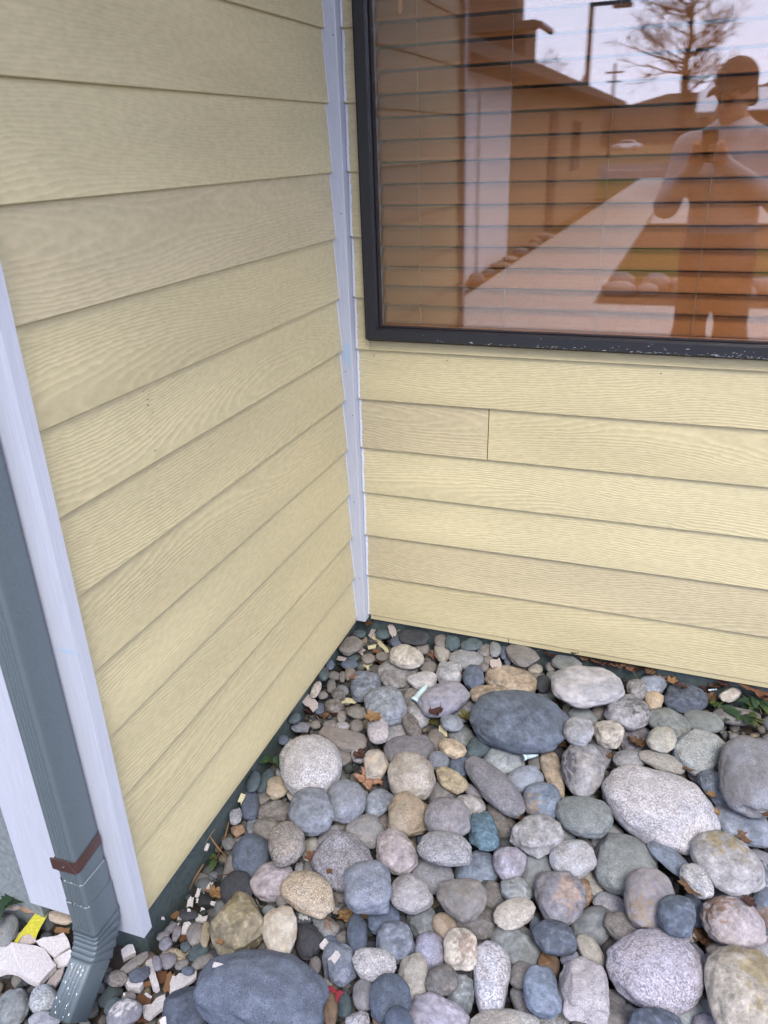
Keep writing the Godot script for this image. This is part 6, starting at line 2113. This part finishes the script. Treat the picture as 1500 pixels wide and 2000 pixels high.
	["bark_chip","bark_chip",0.004,0,0,0.045,-0.133,1.235,[-0.017,-0.008,-0.007,-0.012,-0.001,-0.012,0.004,-0.016,0.011,-0.002,0.015,0.007,0.008,0.013,0.001,0.014,-0.004,0.011,-0.010,0.004],"broad brown bark chip beside the plaster stick","bark chip","bark chips in the gravel"],
	["bark_chip","bark_chip",0.004,0,0,0.038,-0.129,1.144,[-0.013,0.001,-0.010,-0.006,-0.005,-0.007,-0.000,-0.013,0.009,-0.007,0.014,-0.001,0.007,0.005,0.004,0.010,-0.001,0.012,-0.004,0.007],"small brown bark chip below the foundation","bark chip","bark chips in the gravel"],
	["bark_chip","bark_chip",0.004,0,0,0.057,-0.137,1.318,[-0.018,-0.004,-0.008,-0.007,0.004,-0.008,0.014,-0.008,0.016,-0.002,0.019,0.005,0.004,0.005,-0.006,0.009,-0.013,0.007,-0.011,0.004],"brown bark chip beside the wet pebble","bark chip","bark chips in the gravel"],
	["bark_chip","splinter",0.004,0,0,0.029,-0.134,1.254,[0.009,-0.011,0.009,-0.006,0.015,-0.006,0.019,-0.005,0.004,0.004,-0.007,0.010,-0.011,0.007,-0.014,0.005,-0.019,0.004,-0.007,-0.002],"thin red brown wood chip","bark chip","bark chips in the gravel"],
	["bark_chip","splinter",0.004,0,0,-0.007,-0.128,1.104,[-0.009,0.007,-0.008,-0.002,-0.005,-0.008,-0.002,-0.011,0.003,-0.010,0.009,-0.005,0.007,0.002,0.004,0.008,0.002,0.010,-0.002,0.009],"brown wood chip against the foundation","bark chip","bark chips in the gravel"],
	["bark_chip","splinter",0.004,0,0,-0.227,-0.133,1.215,[-0.018,-0.002,-0.007,-0.005,0.003,-0.005,0.015,-0.010,0.017,-0.004,0.021,0.001,0.005,0.005,-0.005,0.007,-0.014,0.008,-0.016,0.005],"orange brown splinter under the corner board","bark chip","bark chips in the gravel"],
	["bark_chip","splinter",0.004,0,0,0.154,-0.061,1.169,[-0.009,-0.007,-0.002,-0.004,0.004,-0.004,0.009,-0.003,0.008,0.001,0.007,0.007,0.001,0.004,-0.005,0.005,-0.008,0.003,-0.006,-0.001],"orange wood chip beside the veined boulder","bark chip","bark chips in the gravel"],
	["bark_chip","bark_chip",0.004,0,0,0.301,-0.053,0.944,[-0.008,-0.002,-0.004,-0.005,-0.001,-0.005,0.004,-0.006,0.005,-0.002,0.008,0.004,0.002,0.003,-0.000,0.006,-0.002,0.006,-0.005,0.003],"small brown chip near the rough purple stone","bark chip","bark chips in the gravel"],
	["paint_chip","paint_pink",0.003,0,0,0.033,-0.084,0.091,[-0.016,-0.024,-0.003,-0.019,0.008,-0.008,0.015,-0.007,0.015,0.007,0.017,0.025,0.002,0.014,-0.007,0.013,-0.015,0.006,-0.017,-0.007],"pinkish square paint chip in the inside corner","paint chip","paint chips in the inside corner"],
	["paint_chip","paint_pink",0.003,0,0,-0.001,-0.069,0.403,[-0.029,-0.036,-0.004,-0.022,0.006,-0.019,0.021,-0.010,0.030,0.011,0.026,0.035,0.004,0.018,-0.008,0.018,-0.020,0.011,-0.025,-0.006],"pinkish square paint chip against the yellow wall","paint chip","paint chips in the inside corner"],
	["paint_chip","paint_pink",0.003,0,0,0.003,-0.067,0.174,[-0.018,-0.010,-0.006,-0.012,0.002,-0.011,0.013,-0.012,0.013,-0.001,0.021,0.010,0.006,0.010,-0.003,0.012,-0.013,0.011,-0.014,0.002],"thin pinkish paint chip near the yellow wall","paint chip","paint chips in the inside corner"],
	["paint_chip","paint_cream",0.003,0,0,0.085,-0.087,0.154,[-0.007,-0.031,0.003,-0.021,0.013,-0.003,0.023,0.008,0.016,0.018,0.009,0.029,-0.001,0.014,-0.014,0.008,-0.026,-0.008,-0.018,-0.014],"cream paint chip with a notch","paint chip","paint chips in the inside corner"],
	["paint_chip","paint_cream",0.003,0,0,0.088,-0.094,0.333,[-0.033,-0.004,-0.009,-0.011,0.006,-0.012,0.020,-0.013,0.033,-0.008,0.026,0.004,0.005,0.008,-0.010,0.013,-0.020,0.016,-0.018,0.008],"long cream paint chip shaped like a boat","paint chip","paint chips in the inside corner"],
	["paint_chip","paint_cream",0.003,0,0,0.057,-0.081,0.010,[-0.022,-0.023,-0.003,-0.013,0.010,-0.010,0.017,-0.003,0.024,0.011,0.024,0.024,0.004,0.012,-0.007,0.012,-0.025,-0.002,-0.021,-0.007],"cream paint strip in the inside corner","paint chip","paint chips in the inside corner"],
	["paint_chip","paint_cream",0.003,0,0,0.098,-0.082,0.052,[-0.020,-0.032,-0.003,-0.014,0.013,0.002,0.023,0.014,0.032,0.030,0.024,0.035,0.001,0.010,-0.015,-0.003,-0.026,-0.016,-0.029,-0.027],"slanting cream paint strip in the inside corner","paint chip","paint chips in the inside corner"],
	["paint_chip","paint_pink",0.003,0,0,0.038,-0.074,-0.007,[-0.011,-0.034,-0.005,-0.033,0.001,-0.027,0.005,-0.029,0.008,0.004,0.009,0.027,0.005,0.035,0.000,0.028,-0.005,0.025,-0.007,0.005],"upright pinkish chip in the inside corner","paint chip","paint chips in the inside corner"],
	["paint_chip","paint_pink",0.003,0,0,0.115,-0.044,0.006,[-0.023,-0.018,-0.021,-0.026,-0.016,-0.031,-0.012,-0.033,0.007,-0.012,0.021,0.012,0.021,0.029,0.011,0.025,0.015,0.037,-0.003,0.016],"pinkish chip against the foundation","paint chip","paint chips in the inside corner"],
	["paint_chip","paint_cream",0.003,0,0,0.063,-0.083,0.064,[-0.015,0.001,-0.005,-0.007,0.001,-0.011,0.011,-0.016,0.011,-0.006,0.013,0.001,0.005,0.006,-0.003,0.010,-0.008,0.014,-0.010,0.008],"tiny cream flake in the inside corner","paint chip","paint chips in the inside corner"],
	["paint_chip","paint_pink",0.003,0,0,0.480,-0.044,0.082,[-0.020,-0.010,-0.010,-0.018,-0.001,-0.020,0.004,-0.035,0.014,-0.012,0.023,0.013,0.008,0.016,-0.002,0.022,-0.003,0.030,-0.014,0.015],"pinkish square chip on the gravel below the window wall","paint chip","paint chips in the inside corner"],
	["paint_chip","paint_cream",0.003,0,0,0.400,-0.085,0.384,[-0.016,-0.014,-0.012,-0.021,-0.005,-0.020,0.001,-0.026,0.009,-0.006,0.018,0.016,0.007,0.013,0.006,0.027,0.001,0.022,-0.008,0.011],"cream paint chip between the river stones","paint chip","paint chips in the inside corner"],
	["paint_chip","paint_cream",0.003,0,0,-0.008,-0.073,0.797,[-0.008,-0.013,-0.003,-0.013,-0.000,-0.013,0.005,-0.013,0.007,0.000,0.007,0.017,0.003,0.010,-0.001,0.011,-0.004,0.012,-0.006,0.002],"cream paint chip leaning on the foundation","paint chip","paint chips in the inside corner"],
	["paint_chip","paint_white",0.003,0,0,0.389,-0.071,1.117,[-0.006,-0.015,0.001,-0.015,0.006,-0.010,0.009,-0.008,0.008,0.002,0.006,0.016,-0.001,0.012,-0.005,0.008,-0.011,0.010,-0.008,0.001],"white paint chip beside the rough blue stone","paint chip","paint chips in the inside corner"],
	["paint_chip","paint_white",0.003,0,0,0.348,-0.095,1.082,[-0.005,-0.012,0.001,-0.010,0.005,-0.007,0.009,-0.010,0.007,0.002,0.006,0.011,-0.001,0.012,-0.006,0.010,-0.009,0.005,-0.007,-0.001],"white chip between dark pebbles","paint chip","paint chips in the inside corner"],
	["paint_chip","paint_white",0.003,0,0,0.377,-0.127,1.134,[-0.011,-0.002,-0.008,-0.005,-0.006,-0.008,-0.006,-0.011,0.004,-0.004,0.012,0.003,0.009,0.006,0.005,0.007,0.002,0.010,-0.001,0.005],"white chip beside the very large slate boulder","paint chip","paint chips in the inside corner"],
	["paint_chip","paint_pink",0.003,0,0,0.330,-0.121,0.983,[-0.007,-0.007,-0.002,-0.008,0.002,-0.007,0.006,-0.009,0.006,0.000,0.008,0.008,0.001,0.007,-0.002,0.007,-0.004,0.008,-0.006,0.002],"pinkish chip beside the tan dry leaf","paint chip","paint chips in the inside corner"],
	["red_tape","red_tape",0.001,0,0,0.400,-0.100,1.163,[-0.010,-0.004,0.000,-0.006,0.012,0.001,0.005,0.006,-0.007,0.003],"scrap of red tape between the slate boulder and a brown pebble","tape",""],
	["red_tape","red_tape",0.001,0,0,0.418,-0.099,1.171,[-0.009,-0.005,-0.002,-0.012,0.008,-0.009,0.003,0.004,0.004,0.016,-0.004,0.006],"scrap of red tape on the dark teal chip stone","tape",""],
]

const LEAVES := [
	[0.269,-0.106,0.612,0.051,20,"leaf_pink",0.9,0,"large curled pinkish brown leaf beside the beige stones","dry leaves among the stones"],
	[0.220,-0.030,0.459,0.031,80,"leaf_tan",0.7,0,"orange brown leaf left of the whitish egg stone","dry leaves among the stones"],
	[0.221,-0.073,0.562,0.025,100,"leaf_dark",0.8,0,"dark red leaf stalk above the curled leaf","dry leaves among the stones"],
	[0.391,-0.120,0.965,0.029,10,"leaf_tan",0.5,0,"tan dry leaf across the dark blue stones","dry leaves among the stones"],
	[0.357,-0.122,0.990,0.023,-20,"leaf_tan",0.5,0,"tan dry leaf tip beside the dark blue upright stone","dry leaves among the stones"],
	[0.049,-0.123,1.032,0.026,10,"leaf_tan",0.8,0,"crisp tan leaf near the foundation","dry leaves among the stones"],
	[0.916,-0.080,0.279,0.031,60,"leaf_brown",0.8,0,"brown leaf above the huge granite boulder","dry leaves among the stones"],
	[0.717,-0.094,0.323,0.021,30,"leaf_tan",0.6,0,"orange leaf below the dark blue boulder","dry leaves among the stones"],
	[1.087,-0.114,0.803,0.032,80,"leaf_brown",0.8,0,"brown split leaf beside the rust stained boulder","dry leaves among the stones"],
	[1.211,-0.047,-0.012,0.044,5,"leaf_rust",0.3,0,"large flat brown leaf under the siding","dry leaves among the stones"],
	[1.254,-0.062,-0.012,0.035,30,"leaf_rust",0.4,0,"brown leaf behind the green plant","dry leaves among the stones"],
	[1.168,-0.063,0.544,0.017,20,"leaf_brown",0.4,0,"brown leaf shard under the lavender grey stone","dry leaves among the stones"],
	[1.050,-0.036,0.751,0.024,25,"leaf_brown",0.3,0,"brown leaf under the small granite pebble","dry leaves among the stones"],
	[1.046,-0.063,0.351,0.017,10,"leaf_brown",0.6,0,"small brown leaf behind the granite boulder","dry leaves among the stones"],
	[1.097,-0.053,0.439,0.013,20,"leaf_tan",0.5,0,"orange leaf fragment on the light blue slab","dry leaves among the stones"],
	[1.106,-0.035,0.513,0.012,60,"leaf_tan",0.9,0,"crumpled leaf bit on the granite boulder edge","dry leaves among the stones"],
	[1.165,-0.040,0.744,0.017,20,"leaf_dark",0.5,0,"dark red leaf behind the rust stained boulder","dry leaves among the stones"],
	[1.211,-0.020,0.493,0.021,20,"leaf_brown",0.4,0,"brown leaf under the purple grey boulder","dry leaves among the stones"],
	[0.838,-0.042,-0.012,0.028,10,"leaf_brown",0.8,0,"brown leaf drifted against the foundation under the window wall","leaves drifted along the window wall"],
	[0.868,-0.045,-0.012,0.025,40,"leaf_rust",0.8,0,"brown leaf drifted against the foundation under the window wall","leaves drifted along the window wall"],
	[0.900,-0.041,-0.012,0.025,-10,"leaf_dark",0.8,0,"brown leaf drifted against the foundation under the window wall","leaves drifted along the window wall"],
	[0.929,-0.042,-0.012,0.021,60,"leaf_brown",0.8,0,"brown leaf drifted against the foundation under the window wall","leaves drifted along the window wall"],
	[0.975,-0.058,-0.012,0.028,35,"leaf_brown",0.8,0,"brown leaf drifted against the foundation under the window wall","leaves drifted along the window wall"],
	[0.992,-0.043,0.019,0.021,80,"leaf_tan",0.8,0,"brown leaf drifted against the foundation under the window wall","leaves drifted along the window wall"],
	[0.788,-0.044,-0.012,0.023,0,"leaf_dark",0.8,0,"brown leaf drifted against the foundation under the window wall","leaves drifted along the window wall"],
	[0.702,-0.024,-0.012,0.024,20,"leaf_dark",0.8,0,"brown leaf drifted against the foundation under the window wall","leaves drifted along the window wall"],
	[0.734,-0.037,-0.012,0.019,50,"leaf_brown",0.8,0,"brown leaf drifted against the foundation under the window wall","leaves drifted along the window wall"],
	[1.110,-0.055,-0.012,0.027,70,"leaf_brown",0.8,0,"brown leaf drifted against the foundation under the window wall","leaves drifted along the window wall"],
	[1.129,-0.041,-0.012,0.021,20,"leaf_dark",0.8,0,"brown leaf drifted against the foundation under the window wall","leaves drifted along the window wall"],
	[1.091,-0.072,-0.012,0.024,-30,"leaf_dark",0.8,0,"brown leaf drifted against the foundation under the window wall","leaves drifted along the window wall"],
	[1.099,-0.082,0.013,0.024,10,"leaf_brown",0.8,0,"brown leaf drifted against the foundation under the window wall","leaves drifted along the window wall"],
	[0.765,-0.041,-0.012,0.019,40,"leaf_brown",0.8,0,"brown leaf drifted against the foundation under the window wall","leaves drifted along the window wall"],
	[0.818,-0.041,-0.012,0.019,90,"leaf_dark",0.8,0,"brown leaf drifted against the foundation under the window wall","leaves drifted along the window wall"],
	[1.016,-0.030,0.051,0.018,15,"leaf_dark",0.8,0,"brown leaf drifted against the foundation under the window wall","leaves drifted along the window wall"],
	[0.628,-0.048,-0.012,0.026,0,"leaf_dark",0.6,0,"dark red leaf on the gravel under the window wall","dry leaves among the stones"],
	[0.275,-0.083,0.057,0.023,20,"leaf_rust",0.7,0,"rust orange leaf behind the block shaped stone","dry leaves among the stones"],
	[0.376,-0.037,0.369,0.029,70,"leaf_dark",0.8,0,"dark red leaf beside the pale lavender oval stone","dry leaves among the stones"],
	[0.359,-0.095,0.348,0.021,100,"leaf_olive",0.8,0,"olive curled leaf below the dark red leaf","dry leaves among the stones"],
	[0.451,-0.079,0.315,0.029,10,"leaf_olive",0.9,0,"olive leaf leaning on the dark blue boulder","dry leaves among the stones"],
	[0.023,-0.049,-0.012,0.024,20,"leaf_brown",0.6,0,"brown leaf in the inside corner","dry leaves among the stones"],
	[-0.012,-0.069,0.041,0.019,0,"leaf_dark",0.7,0,"dark leaf scrap in the inside corner","dry leaves among the stones"],
	[0.007,-0.098,0.411,0.027,20,"leaf_dark",0.8,0,"small dry leaf scrap between the river stones","leaf scraps between the stones"],
	[0.044,-0.098,0.411,0.021,60,"leaf_brown",0.8,0,"small dry leaf scrap between the river stones","leaf scraps between the stones"],
	[0.077,-0.097,0.401,0.018,100,"leaf_dark",0.8,0,"small dry leaf scrap between the river stones","leaf scraps between the stones"],
	[0.008,-0.095,0.347,0.015,0,"leaf_dark",0.8,0,"small dry leaf scrap between the river stones","leaf scraps between the stones"],
	[0.088,-0.085,0.088,0.020,10,"leaf_rust",0.8,0,"small dry leaf scrap between the river stones","leaf scraps between the stones"],
	[0.111,-0.086,0.128,0.023,50,"leaf_brown",0.8,0,"small dry leaf scrap between the river stones","leaf scraps between the stones"],
	[0.085,-0.053,0.275,0.016,20,"leaf_rust",0.8,0,"small dry leaf scrap between the river stones","leaf scraps between the stones"],
	[0.391,-0.046,0.161,0.012,0,"leaf_dark",0.8,0,"small dry leaf scrap between the river stones","leaf scraps between the stones"],
	[0.645,-0.098,0.414,0.014,90,"leaf_dark",0.8,0,"small dry leaf scrap between the river stones","leaf scraps between the stones"],
	[0.850,-0.069,0.359,0.014,80,"leaf_brown",0.8,0,"small dry leaf scrap between the river stones","leaf scraps between the stones"],
	[0.669,-0.106,0.604,0.016,110,"leaf_brown",0.8,0,"small dry leaf scrap between the river stones","leaf scraps between the stones"],
	[0.226,-0.098,0.887,0.017,0,"leaf_rust",0.8,0,"small dry leaf scrap between the river stones","leaf scraps between the stones"],
	[0.691,-0.110,0.704,0.015,45,"leaf_rust",0.8,0,"small dry leaf scrap between the river stones","leaf scraps between the stones"],
]

const STICKS := [
	[-0.012,-0.064,0.935,0.023,-0.119,0.933,0.006,"splinter",0.35,"wood_splinter","short orange wood splinter crossing the long one","splinter","splinters and twigs"],
	[-0.012,-0.093,0.858,0.005,-0.120,0.963,0.005,"splinter",0.35,"wood_splinter","long orange wood splinter beside the foundation","splinter","splinters and twigs"],
	[-0.012,-0.108,0.977,-0.012,-0.122,1.039,0.005,"splinter",0.35,"wood_splinter","brown wood splinter against the foundation","splinter","splinters and twigs"],
	[0.071,-0.119,1.187,0.085,-0.107,1.153,0.004,"wood_grey",0.35,"wood_splinter","pale cut twig lying on a dark pebble","splinter","splinters and twigs"],
	[0.066,-0.082,0.031,0.137,-0.047,-0.012,0.003,"paint_pink",0.35,"wood_splinter","thin pinkish sliver crossing the inside corner","splinter","splinters and twigs"],
	[-0.012,-0.079,0.193,0.010,-0.025,0.295,0.005,"splinter",0.35,"wood_splinter","brown wood splinter near the yellow wall","splinter","splinters and twigs"],
	[0.005,-0.097,0.400,0.050,-0.099,0.441,0.004,"wood_grey",0.35,"twig","grey brown twig near the yellow wall","twig","splinters and twigs"],
	[-0.012,-0.087,0.404,0.054,-0.098,0.404,0.002,"bark_chip",0.35,"twig","thin brown twig near the yellow wall","twig","splinters and twigs"],
	[0.256,-0.058,0.917,0.206,-0.102,0.911,0.0015,"wood_grey",0.35,"twig","curved dry stem behind the tan granite egg","twig","splinters and twigs"],
	[0.228,-0.095,0.880,0.277,-0.041,0.899,0.0015,"wood_grey",0.35,"twig","dry stem below the chalky white stone","twig","splinters and twigs"],
	[0.652,-0.110,1.017,0.667,-0.126,1.106,0.004,"bark_chip",0.35,"twig","long dark twig beside the cone shaped stone","twig","splinters and twigs"],
	[0.876,-0.039,-0.012,0.903,-0.043,0.038,0.0015,"wood_grey",0.35,"twig","dry stem leaning on the blue grey stone","twig","splinters and twigs"],
	[0.515,-0.024,0.047,0.600,-0.031,-0.012,0.0012,"wood_grey",0.35,"twig","dry stem on the flat grey slab","twig","splinters and twigs"],
	[1.210,-0.082,0.015,1.215,-0.052,0.093,0.003,"paint_cream",0.35,"twig","broken pale stem in the green plant","twig","splinters and twigs"],
	[1.215,-0.052,0.093,1.230,-0.086,0.114,0.003,"splinter",0.35,"twig","brown stem in the green plant","twig","splinters and twigs"],
	[0.027,-0.121,0.985,0.089,-0.077,0.997,0.004,"bark_chip",0.35,"bark_strip","dark bark strip behind the charcoal stone","bark","splinters and twigs"],
	[-0.012,-0.059,0.915,-0.012,-0.067,0.971,0.0018,"wood_grey",0.35,"twig","grey stem along the foundation","twig","splinters and twigs"],
	[-0.369,-0.130,1.204,-0.325,-0.101,1.283,0.003,"splinter",0.35,"twig","brown stem left of the yellow strip","twig","splinters and twigs"],
	[0.174,-0.063,1.052,0.196,-0.060,1.070,0.002,"wood_grey",0.35,"twig","dry stem behind the cream skull stone","twig","splinters and twigs"],
]
